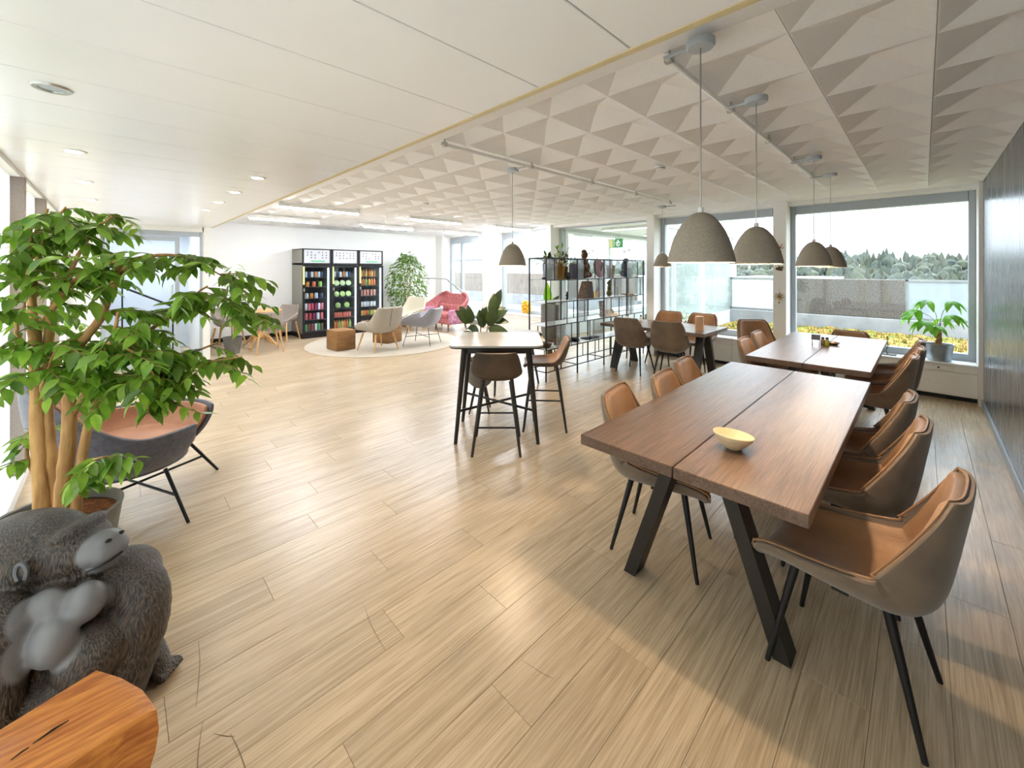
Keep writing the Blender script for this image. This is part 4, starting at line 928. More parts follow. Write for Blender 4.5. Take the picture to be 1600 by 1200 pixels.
def fridge(x0, side, tint, stock, dots, bar):
    t = thing('vending_fridge', 'tall black glass-door vending fridge, the one %s' % side, 'fridge', (x0+.31, 9.59, 0), 0)
    w, dp, H_ = .31, .72, 2.0                                  # local: front at y=0, back at +dp
    G().b2(-w, -w+.03, .02, dp, .06, H_).obj('side_panel', M_fside, t, False); G().b2(w-.03, w, .02, dp, .06, H_).obj('side_panel', M_fside, t, False)
    G().b2(-w+.03, w-.03, dp-.03, dp, .06, H_).obj('back_panel', M_fin, t, False)
    G().b2(-w, w, .0, dp, 0, .11).obj('base', M_black, t, False); G().b2(-w, w, .0, dp, H_-.02, H_).obj('top', M_black, t, False)
    g = G().b2(-w, w, .0, dp-.03, 1.64, 1.68).b2(-w, -w+.035, -.005, .02, 1.66, H_).b2(w-.035, w, -.005, .02, 1.66, H_).b2(-w, w, -.005, .02, H_-.025, H_); g.obj('header_frame', M_black, t, False)
    s = G().b2(-w+.035, w-.035, -.002, .012, 1.68, H_-.025).obj('sign_panel', M_sign, t, False)
    g = G()
    for r_ in range(3):
        for c_ in range(6):
            if (r_*6+c_*5+dots) % 7 < dots: g.box((-.2+.08*c_, -.004, 1.80+.06*r_), (.022, .003, .02), (0, .5, 0)).box((-.21+.08*c_, -.004, 1.787+.06*r_), (.006, .003, .028), (0, .6, 0))
    g.obj('pictograms', M_darkdot, s, False)
    if bar: G().b2(-.13, .17, -.005, -.001, 1.71, 1.735).obj('green_bar', M_green, s, False)
    d = G().b2(-w, -w+.045, -.03, 0, .11, 1.63, .004).b2(w-.045, w, -.03, 0, .11, 1.63, .004).b2(-w+.045, w-.045, -.03, 0, 1.575, 1.63, .004).b2(-w+.045, w-.045, -.03, 0, .11, .15, .004).obj('door', M_black, t, False)
    G().b2(-w+.045, w-.045, -.02, -.012, .15, 1.575).obj('door_glass', M_glassD, d, False)
    G().box((-w+.025, -.045, 1.08), (.03, .03, .07), None, .006).obj('lock', M_steel, d, False)
    G().b2(-w+.004, -w+.04, -.034, -.031, 1.2, 1.6).obj('sticker', mat('lime_sticker', (206, 214, 140), .5, noise=.1), d, False)
    G().b2(w-.068, w-.052, .0, .03, .16, 1.57).obj('light_strip', M_led, t, False)
    for k, z in enumerate(FZ):
        G().b2(-w+.035, w-.075, .06, dp-.06, z-.014, z-.006).obj('fridge_shelf', M_darkdot, t, False)
        kind, pal, n = stock[k]
        me = {}
        for q in range(n):
            c = PAL[pal][(q*3+k) % len(PAL[pal])]
            if (kind, c) not in me: me[(kind, c)] = KIND[kind](pmat(c))
            o = bpy.data.objects.new(kind, me[(kind, c)]); col.objects.link(o)
            x = -w+.085+(2*w-.2)*(q+.5)/n - .01
            o.location = (x0+.31+x, 9.59+.12+.01*(q % 3), z-.004 + (.068 if kind == 'salad_bowl' else 0)); 
            if kind == 'salad_bowl': o.rotation_euler = (R(78), 0, 0); o.location.y = 9.59+.13
            tag(o, '%s %s on the %s shelf of the fridge %s' % (cname(c), {'bottle': 'drink bottle', 'can': 'drink can', 'snack_pack': 'snack pack', 'jar': 'lidded jar', 'salad_bowl': 'salad tub'}[kind], ordi[k], side), CATS[kind], '%s %ss, %s shelf, fridge %s' % (cname(c), kind.replace('_', ' '), ordi[k], side))
fridge(2.95, 'beside the round oak table', 0, [('snack_pack', 'green', 6), ('snack_pack', 'red', 5), ('snack_pack', 'red', 6), ('jar', 'dark', 4), ('jar', 'orange', 3), ('can', 'dark', 6)], 5, True)
fridge(3.585, 'between two other fridges', 0, [('bottle', 'orange', 7), ('jar', 'meat', 6), ('salad_bowl', 'salad', 2), ('salad_bowl', 'salad', 3), ('salad_bowl', 'salad', 3), ('can', 'dark', 6)], 6, False)
fridge(4.22, 'beside the bushy ficus', 0, [('jar', 'meat', 5), ('jar', 'orange', 5), ('jar', 'meat', 5), ('snack_pack', 'meat', 5), ('bottle', 'orange', 6), ('bottle', 'mixed', 6)], 4, True)

# ================================================================== LOUNGE
def armchair(name, label, loc, rz, prof, m, leg, m2=None, cat='armchair', feet=.26, lr=(.018, .011), lz=None, th=.05, cushion=True, seam=None, bars=False, back=None):
    t = thing(name, label, cat, loc, rz)
    G().slab(shell(prof, 22, 15, 1, 0, 1, 3.0), 0, -th).obj('shell', m, t, sub=1)
    if cushion: G().slab(shell(prof, 14, 9, .72, .04, .42, 3.0), -.002, .05).obj('seat_cushion', m2 or m, t, sub=1)
    z = lz or (min(p[1] for p in prof)-th+.01)
    F_ = [(feet, feet*.95), (feet, -feet*.95), (-feet*.95, feet*.92), (-feet*.95, -feet*.92)]
    tp = [(a*.72, b*.72, z) for a, b in F_]; ft = [(a, b, 0) for a, b in F_]
    legs(t, tp, ft, lr[0], lr[1], leg)
    if bars:
        md = [Vector(a).lerp(Vector(b), .5) for a, b in zip(tp, ft)]
        G().cyl(md[0], md[3], .006, n=6).obj('cross_bar', leg, t); G().cyl(md[1], md[2], .006, n=6).obj('cross_bar', leg, t)
    if seam:
        C = cr(prof, 30); G().tube([(x-th-.001 if z_ > .5 else x-th, 0, z_-(0 if z_ > .5 else th*.4)) for x, z_ in [(c[0], c[1]) for c in C[17:28]]], .004, 5).obj('seam', M_darkdot, t)
    return t
A_PROF = [(.31, .37, .25, .03), (.28, .40, .29, .09), (.12, .39, .31, .17), (-.06, .38, .32, .21), (-.20, .39, .325, .22), (-.29, .46, .32, .19), (-.325, .58, .305, .12), (-.35, .70, .285, .075), (-.37, .79, .265, .05), (-.375, .83, .22, .035)]
t = armchair('armchair', 'beige wool armchair on oak legs showing its seamed back, before the brown block', (3.58, 7.27, .0105), facing(-.15, 1), A_PROF, M_beige, M_oak, feet=.28, lr=(.02, .012), seam=True)
armchair('armchair', 'cream wool armchair on oak legs between the bushy ficus and the red sofa', (5.12, 8.86, .0105), facing(-1, -.35), A_PROF, M_cream, M_oak, feet=.28, lr=(.02, .012))
T_PROF = [(.30, .40, .27, .03), (.28, .43, .31, .12), (.12, .41, .33, .24), (-.05, .40, .34, .29), (-.20, .42, .345, .30), (-.27, .50, .34, .22), (-.30, .60, .32, .15), (-.325, .69, .30, .11), (-.34, .75, .26, .08)]
armchair('armchair', 'blue-grey velvet tub armchair on thin black wire legs beside the rug', (4.51, 7.2, .0105), facing(-.55, .83), T_PROF, M_grey, M_black, feet=.30, lr=(.007, .006), bars=True)
# red sofa
t = thing('loveseat', 'red patterned loveseat with a rounded high back next to the terrace door', 'sofa', (6.12, 8.7, 0), R(180))
B_PROF = [(-.14, .34, .66, .40), (-.2, .45, .70, .42), (-.25, .58, .72, .30), (-.29, .72, .68, .18), (-.32, .84, .56, .10), (-.335, .90, .34, .06)]
G().slab(shell(B_PROF, 16, 19, 1, 0, 1, 3.5), 0, -.07).obj('backrest', M_red, t, sub=1)
G().box((.06, 0, .375), (.56, 1.12, .14), None, .045, 3).obj('seat_cushion', M_red, t)
G().box((.05, 0, .25), (.58, 1.26, .14), None, .03, 2).obj('seat_base', M_red, t)
G().box((-.19, 0, .52), (.12, 1.1, .2), (0, R(-12), 0), .05, 3).obj('lumbar_cushion', M_red, t)
for s in (-1, 1): G().box((.06, s*.64, .37), (.56, .13, .36), None, .06, 3).obj('armrest', M_purple, t)
legs(t, [(.26, .5, .2), (.26, -.5, .2), (-.24, .5, .2), (-.24, -.5, .2), (.26, 0, .2)], [(.3, .55, 0), (.3, -.55, 0), (-.28, .55, 0), (-.28, -.55, 0), (.3, 0, 0)], .022, .014, M_bronze)
t = thing('round_rug', 'large round pale wool rug with a darker bound edge in the lounge', 'rug', (4.1, 8.0, 0))
G().lathe([(.0001, .010), (1.50, .010), (1.535, .006), (1.535, .0), (.0001, 0)], 72).obj('pile', M_rug, t); G().lathe([(1.53, .0), (1.53, .009), (1.55, .009), (1.555, .0)], 72).obj('binding', M_rugedge, t)
t = G().box((0, 0, .19), (.37, .43, .37), None, .008, 2).obj('wood_block', M_cube, None, True, (3.11, 7.86, .0105)); t.rotation_euler = (0, 0, R(4)); tag(t, 'cube of brown wood standing free on the rug before the fridges', 'stool', 'brown wood cubes on the rug')
t = G().box((0, 0, .19), (.42, .42, .38), None, .008, 2).obj('wood_block', M_cube, None, True, (4.12, 7.95, .0105)); t.rotation_euler = (0, 0, R(20)); tag(t, 'cube of brown wood half hidden behind the seamed beige armchair', 'stool', 'brown wood cubes on the rug')
t = thing('handrail', 'brushed steel handrail sloping down behind the red loveseat', 'handrail', (6.6, 0, 0))
G().tube([(0, 10.38, 1.27), (0, 9.45, 1.27), (0, 9.32, 1.26), (0, 8.62, .95), (0, 8.5, .86), (0, 8.48, .74), (0, 8.48, 0)], .02, 10).obj('rail', M_steel, t)
# far corner group
C_PROF = [(.22, .41, .20, .02), (.20, .435, .225, .05), (.06, .425, .24, .12), (-.06, .42, .245, .17), (-.15, .44, .245, .18), (-.2, .51, .235, .14), (-.23, .61, .21, .10), (-.25, .70, .195, .07), (-.262, .755, .17, .05)]
for lb, lo, a in (('taupe felt chair on oak legs with its seamed back to the open floor', (2.05, 8.62, 0), facing(.05, 1)), ('taupe felt chair on oak legs between the round oak table and the fridges', (2.62, 9.72, 0), facing(-.75, -.65)), ('taupe felt chair on oak legs between the round oak table and the corner plant', (1.62, 9.75, 0), facing(1, -.5))):
    armchair('shell_chair', lb, lo, a, C_PROF, M_taupe, M_oak, feet=.24, lr=(.02, .012), th=.025, cushion=False, cat='chair', seam=lb.find('seamed') > 0)['group'] = 'taupe chairs at the round oak table'
t = thing('round_table', 'round oak pedestal table in the corner beside the fridges', 'table', (2.08, 9.28, 0))
G().lathe([(.0001, .70), (.36, .70), (.375, .708), (.375, .72), (.365, .728), (.0001, .728)], 40).obj('tabletop', M_oak, t)
G().lathe([(.0001, .16), (.05, .14), (.085, .2), (.07, .28), (.04, .36), (.036, .6), (.06, .68), (.0001, .70)], 20).obj('pedestal', M_oak, t)
for k in range(4):
    a = R(45+90*k); G().tube(cr([(.05*math.cos(a), .05*math.sin(a), .24), (.16*math.cos(a), .16*math.sin(a), .2), (.27*math.cos(a), .27*math.sin(a), .08), (.34*math.cos(a), .34*math.sin(a), .02)], 10).tolist(), [.034-.0015*q for q in range(10)], 8).obj('foot', M_oak, t)
# tub chair by the mural wall
t = thing('tub_chair', 'large slate-grey tub armchair lined in rose-brown leather behind the ficus', 'armchair', (.07, 3.62, 0), facing(.55, -.2))
def tub(r0, z0, rim_f, n=36, m=9, a0=.42):
    g = []
    for i in range(n+1):
        a = a0+(2*math.pi-2*a0)*i/n; row = []; zr = rim_f(a)
        for j in range(m):
            f = j/(m-1); rr = r0*(.62+.38*math.sin(f*math.pi/2)**.9); row.append((rr*math.cos(a)*1.0, rr*math.sin(a)*1.08, z0+(zr-z0)*f**1.25))
        g.append(row)
    return g
rf = lambda a: .56+.36*max(0, -math.cos(a-.55))**1.6
G().slab(tub(.46, .30, rf), 0, .03).obj('shell', M_greyd, t, sub=1)
G().slab(tub(.42, .33, lambda a: rf(a)-.01), 0, .03).obj('lining', M_rose, t, sub=1)
G().lathe([(.0001, .29), (.30, .29), (.30, .36), (.0001, .36)], 32).obj('seat_base', M_greyd, t)
G().lathe([(.0001, .44), (.28, .44), (.34, .41), (.34, .37), (.0001, .36)], 32).obj('seat_cushion', M_rose, t)
F_ = [(.40, .36), (.40, -.36), (-.30, .36), (-.30, -.36)]
legs(t, [(a*.62, b*.62, .30) for a, b in F_], [(a, b, 0) for a, b in F_], .011, .009, M_black)
md = [Vector((a*.81, b*.81, .15)) for a, b in F_]; G().cyl(md[0], md[3], .008).obj('cross_bar', M_black, t); G().cyl(md[1], md[2], .008).obj('cross_bar', M_black, t)

# ================================================================== GORILLA STATUE + WOOD BLOCK
def blob(name, m, parts, vox, parent=None, it=6):
    g = G()
    for c, r_, *rt in parts: g.ell(c, r_, rt[0] if rt else None, 3)
    me = g.mesh(m, True, 180); o = bpy.data.objects.new(name, me); col.objects.link(o)
    a = o.modifiers.new('r', 'REMESH'); a.mode = 'VOXEL'; a.voxel_size = vox; a.use_smooth_shade = True
    b = o.modifiers.new('s', 'SMOOTH'); b.factor = .5; b.iterations = it
    dg = bpy.context.evaluated_depsgraph_get(); me2 = bpy.data.meshes.new_from_object(o.evaluated_get(dg)); o.modifiers.clear(); o.data = me2
    me2.polygons.foreach_set('use_smooth', [True]*len(me2.polygons))
    if not me2.materials: me2.materials.append(m)
    if parent: o.parent = parent
    return o
def chain(pts, r0, r1, n=8):
    C = cr(pts, n); return [((float(c[0]), float(c[1]), float(c[2])), r0+(r1-r0)*i/(n-1)) for i, c in enumerate(C)]
def fur_mat():
    m = bpy.data.materials.new('sculpted_gorilla_fur'); m.use_nodes = True; N = m.node_tree.nodes; L = m.node_tree.links; p = N['Principled BSDF']; p.inputs['Roughness'].default_value = .42
    t = N.new('ShaderNodeTexCoord')
    wv = N.new('ShaderNodeTexNoise'); wv.inputs['Scale'].default_value = 4; L.new(t.outputs['Object'], wv.inputs['Vector'])
    ad = N.new('ShaderNodeVectorMath'); ad.operation = 'MULTIPLY_ADD'; ad.inputs[1].default_value = (.14, .14, .14); L.new(wv.outputs['Color'], ad.inputs[0]); L.new(t.outputs['Object'], ad.inputs[2])
    mp = N.new('ShaderNodeMapping'); mp.inputs['Scale'].default_value = (210, 210, 30); mp.inputs['Rotation'].default_value = (0, R(38), 0); L.new(ad.outputs[0], mp.inputs[0])
    n = N.new('ShaderNodeTexNoise'); n.inputs['Scale'].default_value = 1; n.inputs['Detail'].default_value = 4; L.new(mp.outputs[0], n.inputs['Vector'])
    r = N.new('ShaderNodeValToRGB'); L.new(n.outputs['Fac'], r.inputs[0]); r.color_ramp.elements[0].position = .38; r.color_ramp.elements[0].color = lin((26, 25, 27)); r.color_ramp.elements[1].position = .72; r.color_ramp.elements[1].color = lin((102, 89, 77))
    # bare grey skin on the chest and the muzzle
    def mask(c, rad):
        d = N.new('ShaderNodeVectorMath'); d.operation = 'DISTANCE'; L.new(t.outputs['Object'], d.inputs[0]); d.inputs[1].default_value = c
        k = N.new('ShaderNodeMapRange'); k.inputs[1].default_value = rad*1.03; k.inputs[2].default_value = rad*.9; L.new(d.outputs['Value'], k.inputs[0]); return k.outputs[0]
    acc = None
    for c, rad in (((.225, -.11, .445), .085), ((.175, -.17, .375), .09), ((.13, -.15, .46), .07), ((.235, -.03, .585), .085)):
        o_ = mask(c, rad)
        if acc is None: acc = o_
        else:
            x = N.new('ShaderNodeMath'); x.operation = 'MAXIMUM'; L.new(acc, x.inputs[0]); L.new(o_, x.inputs[1]); acc = x.outputs[0]
    mx = N.new('ShaderNodeMix'); mx.data_type = 'RGBA'; L.new(acc, mx.inputs[0]); L.new(r.outputs[0], mx.inputs[6]); mx.inputs[7].default_value = lin((112, 112, 114)); L.new(mx.outputs[2], p.inputs['Base Color'])
    b = N.new('ShaderNodeBump'); b.inputs['Distance'].default_value = .006
    inv = N.new('ShaderNodeMapRange'); inv.inputs[3].default_value = .9; inv.inputs[4].default_value = .1; L.new(acc, inv.inputs[0]); L.new(inv.outputs[0], b.inputs['Strength'])
    L.new(n.outputs['Fac'], b.inputs['Height']); L.new(b.outputs[0], p.inputs['Normal']); return m
t = thing('gorilla_statue', 'seated dark gorilla statue with bare grey chest looking up beside the ficus', 'statue', (-.16, 2.148, 0), CR)
M_fur = fur_mat()
B = [((-.07, .0, .565), (.20, .14, .125)), ((-.03, .0, .61), (.13, .095, .082)), ((.105, .0, .645), (.045, .088, .026), (0, R(-12), 0)), ((.08, .0, .57), (.11, .105, .095)),
     ((.165, .0, .572), (.075, .072, .056), (0, R(-14), 0)), ((.20, .0, .603), (.036, .046, .022)), ((.205, .0, .568), (.046, .06, .046)), ((.17, 0, .515), (.055, .058, .034), (0, R(-25), 0)), ((.08, 0, .50), (.10, .092, .06), (0, R(-10), 0)),
     ((.115, -.045, .622), (.028, .022, .02)), ((.115, .045, .622), (.028, .022, .02)),
     ((-.06, .03, .43), (.19, .18, .13)), ((.0, .04, .33), (.21, .20, .19)), ((-.01, .04, .19), (.25, .24, .20)), ((.212, -.085, .45), (.056, .05, .066), (0, R(20), 0)), ((.170, -.145, .375), (.066, .052, .078), (0, R(10), 0)), ((.12, -.10, .455), (.065, .06, .06)),
     ((.22, -.06, .27), (.10, .11, .10)), ((.15, -.08, .13), (.16, .15, .13)), ((.02, -.17, .42), (.11, .10, .11)), ((.20, .06, .42), (.11, .11, .10))]
B += chain([(.03, -.18, .42), (.05, -.21, .30), (.07, -.22, .18), (.16, -.2, .09), (.24, -.18, .06)], .10, .055, 10)
B += chain([(.22, .05, .43), (.285, .04, .38), (.312, .02, .30), (.300, .0, .20), (.285, -.02, .11)], .085, .062, 11)
B += chain([(.1, .12, .1), (.2, .13, .07), (.27, .12, .04)], .10, .04, 6)
B += [((.285, -.03, .075), (.05, .048, .042))] + [((.285+.035*math.cos(R(a)), -.03+.05*math.sin(R(a)), .035), (.02, .016, .028)) for a in (-75, -35, 5, 45)] + [((.31, .12+.02*k, .025), (.028, .011, .018)) for k in (-2, -1, 0, 1, 2)] + [((.27+.02*(k % 2), -.18+.02*k, .03), (.028, .012, .022)) for k in (-2, -1, 0, 1)]
B += [((.062, -.118, .585), (.016, .022, .03), (0, R(-15), 0))]
o = blob('body', M_fur, [b for b in B], .008, t, 2)
for s_ in (-1, 1): G().ell((.226, s_*.022, .611), (.009, .011, .006)).obj('nostril', M_black, t)
G().tube([(.062+.018*math.cos(a_), -.136, .585+.028*math.sin(a_)) for a_ in np.linspace(-.8, 4.2, 14)], .0065, 6).obj('ear', mat('dark_grey_skin', (92, 92, 96), .45, noise=.1), t)
G().ell((.138, -.052, .618), .012).obj('eye', mat('dark_glossy_eye', (24, 20, 18), .15, noise=.1), t)
G().tube([(.2515, -.0, .558), (.247, -.03, .553), (.228, -.055, .545), (.195, -.07, .535)], .003, 6).obj('mouth_line', M_black, t)
# solid wood block stool
g = G(); bm = g.bm; rs = random.Random(2)
poly = [(.226, -.071), (.215, -.03), (.195, .02), (.155, .10), (.109, .168), (.05, .155), (-.06, .12), (-.2, .08), (-.27, -.02), (-.235, -.15), (-.15, -.165), (-.05, -.14), (.09, -.09), (.166, -.068)]
rings = []
for k in range(10):
    z = .45*k/9; f = 1+.03*math.sin(k*.9)-(.035 if k == 9 else 0); zz = z
    rings.append([bm.verts.new((x*f+rs.gauss(0, .002)-.01*math.sin(k*.5), y_*f+rs.gauss(0, .002), zz)) for x, y_ in poly])
    if k == 9: rings.append([bm.verts.new((x*.93, y_*.93, .455)) for x, y_ in poly])
for a, b in zip(rings, rings[1:]):
    for k in range(len(poly)): bm.faces.new((a[k], a[(k+1) % len(poly)], b[(k+1) % len(poly)], b[k]))
bm.faces.new(rings[0][::-1]); bm.faces.new(rings[-1])
t = thing('wood_block_stool', 'rough-hewn orange hardwood block stool in front of the gorilla statue', 'stool', (-.155, 1.42, 0), R(-2))
g.obj('block', M_log, t, True, ang=50)
G().tube([(.02, .02, .4555), (.05, .03, .456), (.075, .035, .4555)], [.001, .003, .001], 5).tube([(-.01, .005, .4555), (.005, .012, .456), (.015, .015, .4555)], [.001, .002, .001], 5).obj('crack', M_black, t)

# ================================================================== SMALL THINGS
# oblique bowl
t = thing('oblique_bowl', 'pale oval bowl with a slanted rim on the dark oak table', 'bowl', (1.99, .60, .74), CR)
g = G(); g.lathe([(.0001, .0), (.03, .0), (.036, .004), (.058, .024), (.078, .048), (.086, .064), (.084, .067), (.076, .058), (.05, .03), (.0001, .022)], 36)
for v in g.bm.verts: v.co.z *= 1-1.9*v.co.x if v.co.z > .001 else 1; v.co.y *= .85
g.obj('bowl', M_bowl, t)
# condiment set
t = thing('menu_holder', 'dark menu card holder on the table by the big window', 'card holder', (5.30, .80, .74)); G().box((0, 0, .085), (.02, .075, .055), (0, R(8), 0), .002).obj('card', M_darkstone, t); G().tube([(.02, -.03, .0), (0, -.03, .06)], .003, 5).tube([(.02, .03, 0), (0, .03, .06)], .003, 5).tube([(-.02, -.03, 0), (0, -.03, .06)], .003, 5).tube([(-.02, .03, 0), (0, .03, .06)], .003, 5).obj('wire_foot', M_steel, t)
for lb, dx, dy, m, h in (('brown spice grinder standing against the menu holder', .03, -.055, M_bronze, .09), ('green oil bottle standing beside the brown spice grinder', .0, -.095, MATS.get('oil') or mat('olive_oil_glass', (110, 120, 40), .2, noise=.1), .095)):
    t = thing('oil_bottle' if 'oil' in lb else 'spice_grinder', lb, 'bottle' if 'oil' in lb else 'grinder', (5.30+dx, .80+dy, .74)); G().lathe([(.0001, 0), (.018, 0), (.02, .006), (.019, h*.6), (.014, h*.72), (.012, h*.78)], 14).obj('body', m, t); G().lathe([(.0001, h), (.012, h), (.014, h*.8), (.0001, h*.78)], 14).obj('cap', M_black, t)
t = thing('small_dish', 'small shallow brown dish on the condiment table', 'dish', (5.46, .68, .74)); G().lathe([(.0001, .0), (.04, .0), (.062, .022), (.066, .026), (.058, .022), (.036, .008), (.0001, .007)], 24).obj('dish', M_bronze, t); G().ell((.01, 0, .016), (.03, .02, .012)).obj('pebble', M_candle, t)
t = thing('pillar_candle', 'thick tan pillar candle on the table next to the wire shelf', 'candle', (5.77, 2.17, .70)); G().lathe([(.0001, 0), (.054, 0), (.056, .01), (.055, .19), (.05, .195), (.0001, .19)], 28).obj('wax', M_candle, t); G().cyl((0, 0, .185), (0, 0, .205), .002, n=5).obj('wick', M_black, t)
for lb, x, y in (('glass shaker with dark lid on the candle table, nearer the wire shelf', 6.08, 3.46), ('glass shaker with dark lid on the candle table, nearer the candle', 6.16, 3.25)):
    t = thing('shaker', lb, 'shaker', (x, y, .70)); G().lathe([(.0001, 0), (.02, 0), (.022, .01), (.016, .07), (.0001, .07)], 14).obj('glass', M_chrome, t); G().lathe([(.0001, .09), (.014, .088), (.018, .07), (.0001, .068)], 14).obj('lid', M_black, t)
# sill
t = thing('duck_figure', 'small brown wooden duck figure on thin legs on the window sill', 'figurine', (7.09, 1.98, .445), R(70)); 
G().ell((0, 0, .085), (.06, .026, .028), (0, R(-8), 0)).obj('body', M_leather, t); G().tube([(.04, 0, .095), (.055, 0, .125), (.055, 0, .14)], [.018, .013, .012], 8).ell((.062, 0, .147), (.022, .016, .016)).obj('head', M_darkstone, t); G().tube([(.08, 0, .145), (.105, 0, .14)], [.008, .003], 6).obj('beak', M_black, t); G().tube([(-.05, 0, .09), (-.1, 0, .085)], [.016, .004], 6).obj('tail', M_bronze, t)
for s in (-1, 1): G().cyl((.0, s*.012, .07), (0, s*.014, .005), .003, n=6).box((.01, s*.014, .003), (.04, .016, .006)).obj('leg', M_black, t)
t = thing('ring_figure', 'small dark curled ring figure on the sill behind the low end chair', 'figurine', (7.10, .60, .445)); G().tube([(0, .055*math.cos(a), .075+.055*math.sin(a)) for a in np.linspace(-1.4, 4.3, 22)], [.012+.008*math.sin(q/21*3.1) for q in range(22)], 8).obj('ring', M_darkstone, t); G().box((0, 0, .008), (.06, .1, .016), None, .003).obj('foot', M_darkstone, t)
t = thing('candlestick', 'thin black metal stand on the sill beside the condiment table', 'stand', (7.09, .32, .445)); G().tube([(0, 0, .01), (0, .02, .05), (0, .0, .12), (0, .01, .24)], .005, 6).obj('stem', M_black, t); G().box((0, 0, .005), (.1, .16, .01), None, .003).obj('foot', M_black, t)
bush('potted_grass', 'small pot of yellow-green grass on the sill behind the candle table', (7.10, 2.92, .445), .1, .30, .11, 120, M_grassy, [leaf_mesh(.14, .012, M_grassy, .3, .5)], 14, ([(.0001, 0), (.05, 0), (.07, .1), (.074, .11), (.064, .11), (.062, .09)], M_pot, .062, .09), 120, 3, .08)
t = thing('gold_bauble_cluster', 'cluster of golden yellow baubles on the sill behind the wire shelf end', 'decoration', (7.09, 6.72, .445)); rs = random.Random(6)
bl = G().ell((0, 0, 0), .045).mesh(M_yellow)
for k in range(26):
    z = .05+.26*(k/25); a = k*2.4; r_ = .085*math.sqrt(max(0, 1-((z-.18)/.17)**2)); link('bauble', bl, t, (r_*math.cos(a), r_*math.sin(a), z))
# ornaments on the pillar
for z, lb, n in ((1.86, 'gilded lantern ornament hanging high on the white window pillar', 0), (1.545, 'small dark bird ornament in the middle of the white window pillar', 1), (1.14, 'gilded filigree star ornament hanging low on the white window pillar', 2)):
    t = thing('pillar_ornament', lb, 'ornament', (XW-.052, 1.485, z))
    if n == 1: G().ell((0, 0, 0), (.011, .05, .022), (R(15), 0, 0)).obj('body', M_bronze, t); G().ell((0, -.04, .025), (.01, .016, .014)).obj('head', M_bronze, t); G().box((0, .0, .02), (.012, .03, .05), (R(30), 0, 0), .004).obj('wing', M_bronze, t)
    else:
        k8 = 8 if n == 2 else 6
        for q in range(k8):
            a = q*2*math.pi/k8; G().tube([(0, .012*math.cos(a), .012*math.sin(a)), (0, .045*math.cos(a+.3), .045*math.sin(a+.3)), (0, .062*math.cos(a), .062*math.sin(a))], .005, 5).obj('ray', M_gold, t)
        G().ell((0, 0, 0), (.009, .022, .022)).obj('centre', M_gold, t); G().cyl((0, 0, .05), (0, 0, .12), .0015, n=5).obj('thread', M_gold, t); G().ell((0, 0, -.085), (.008, .011, .014)).obj('drop', M_gold, t)

# ---- things on the wire shelf
def on(x, k, y=3.76): return (x, y, SZ[k]-.003)
def shelfpot(label, x, k, m, r_, h, lm_, ln, n, seed, y=3.76, spread=1.0):
    t = thing('potted_plant', label, 'plant', on(x, k, y)); pot(t, [(.0001, 0), (r_*.78, 0), (r_, h*.96), (r_*1.03, h), (r_*.9, h), (r_*.88, h*.9)], m, r_*.88, h*.9)
    rs = random.Random(seed)
    for q in range(n):
        a = rs.uniform(0, 6.28); el = rs.uniform(.3, 1.5); p = Vector((rs.gauss(0, r_*.3), rs.gauss(0, r_*.3), h*.9)); d_ = Vector((math.cos(a)*math.cos(el), math.sin(a)*math.cos(el), math.sin(el)))
        e = p+d_*ln*rs.uniform(.5, 1.1)*spread; G().tube([p, p.lerp(e, .5)+Vector((0, 0, .015)), e], .002, 4).obj('stem', M_twig, t)
        link('leaf', lm_[q % len(lm_)], t, M=aim(e, d_+Vector((0, 0, -.4)), (0, 0, 1), rs.uniform(.7, 1.1)))
        if q % 2: link('leaf', lm_[q % len(lm_)], t, M=aim(p.lerp(e, .6), d_+Vector((rs.gauss(0, .6), rs.gauss(0, .6), .1)), (0, 0, 1), rs.uniform(.6, .9)))
lw = [leaf_mesh(.09, .035, M_leaf), leaf_mesh(.08, .03, M_leafd)]
lc = [leaf_mesh(.12, .045, M_grassy), leaf_mesh(.12, .045, M_leafd)]
shelfpot('pale striped potted plant at the outer end of the shelf top tier', 4.42, 3, M_zinc, .085, .22, lc, .13, 26, 1)
shelfpot('leafy green plant in a gold pot on the shelf top tier', 4.66, 3, M_gold, .085, .20, lw, .27, 44, 2, 3.75)
shelfpot('small plant in a narrower gold pot between round ornament and grey box', 4.84, 3, M_gold, .06, .19, lw, .12, 12, 3, 3.80)
t = thing('ball_ornament', 'dark glossy ball ornament before the gold pots on the top tier', 'ornament', on(4.76, 3, 3.66)); G().ell((0, 0, .055), .05).obj('ball', M_darkstone, t); G().lathe([(.0001, 0), (.03, 0), (.025, .01), (.0001, .01)], 14).obj('base', M_black, t)
t = thing('pebble_ornament', 'small flat dark pebble at the outer end of the top tier', 'ornament', on(4.27, 3, 3.70)); G().ell((0, 0, .018), (.05, .035, .018)).obj('pebble', M_darkstone, t)
t = thing('square_planter', 'grey felt planter box with white tissue beside the bronze figure', 'planter', on(5.03, 3, 3.74)); G().box((0, 0, .115), (.15, .14, .23), None, .012, 2).obj('box', M_greyd, t); G().ell((0, 0, .235), (.05, .045, .03)).obj('tissue', M_white, t)
def figure(label, x, k, m, s, parts, y=3.76, name='figurine', cat='figurine', rz=0):
    t = thing(name, label, cat, on(x, k, y), rz); blob('body', m, [((c[0]*s, c[1]*s, c[2]*s), tuple(q*s for q in (r_ if isinstance(r_, tuple) else (r_,)*3))) for c, r_ in parts], .006, t, 3); return t
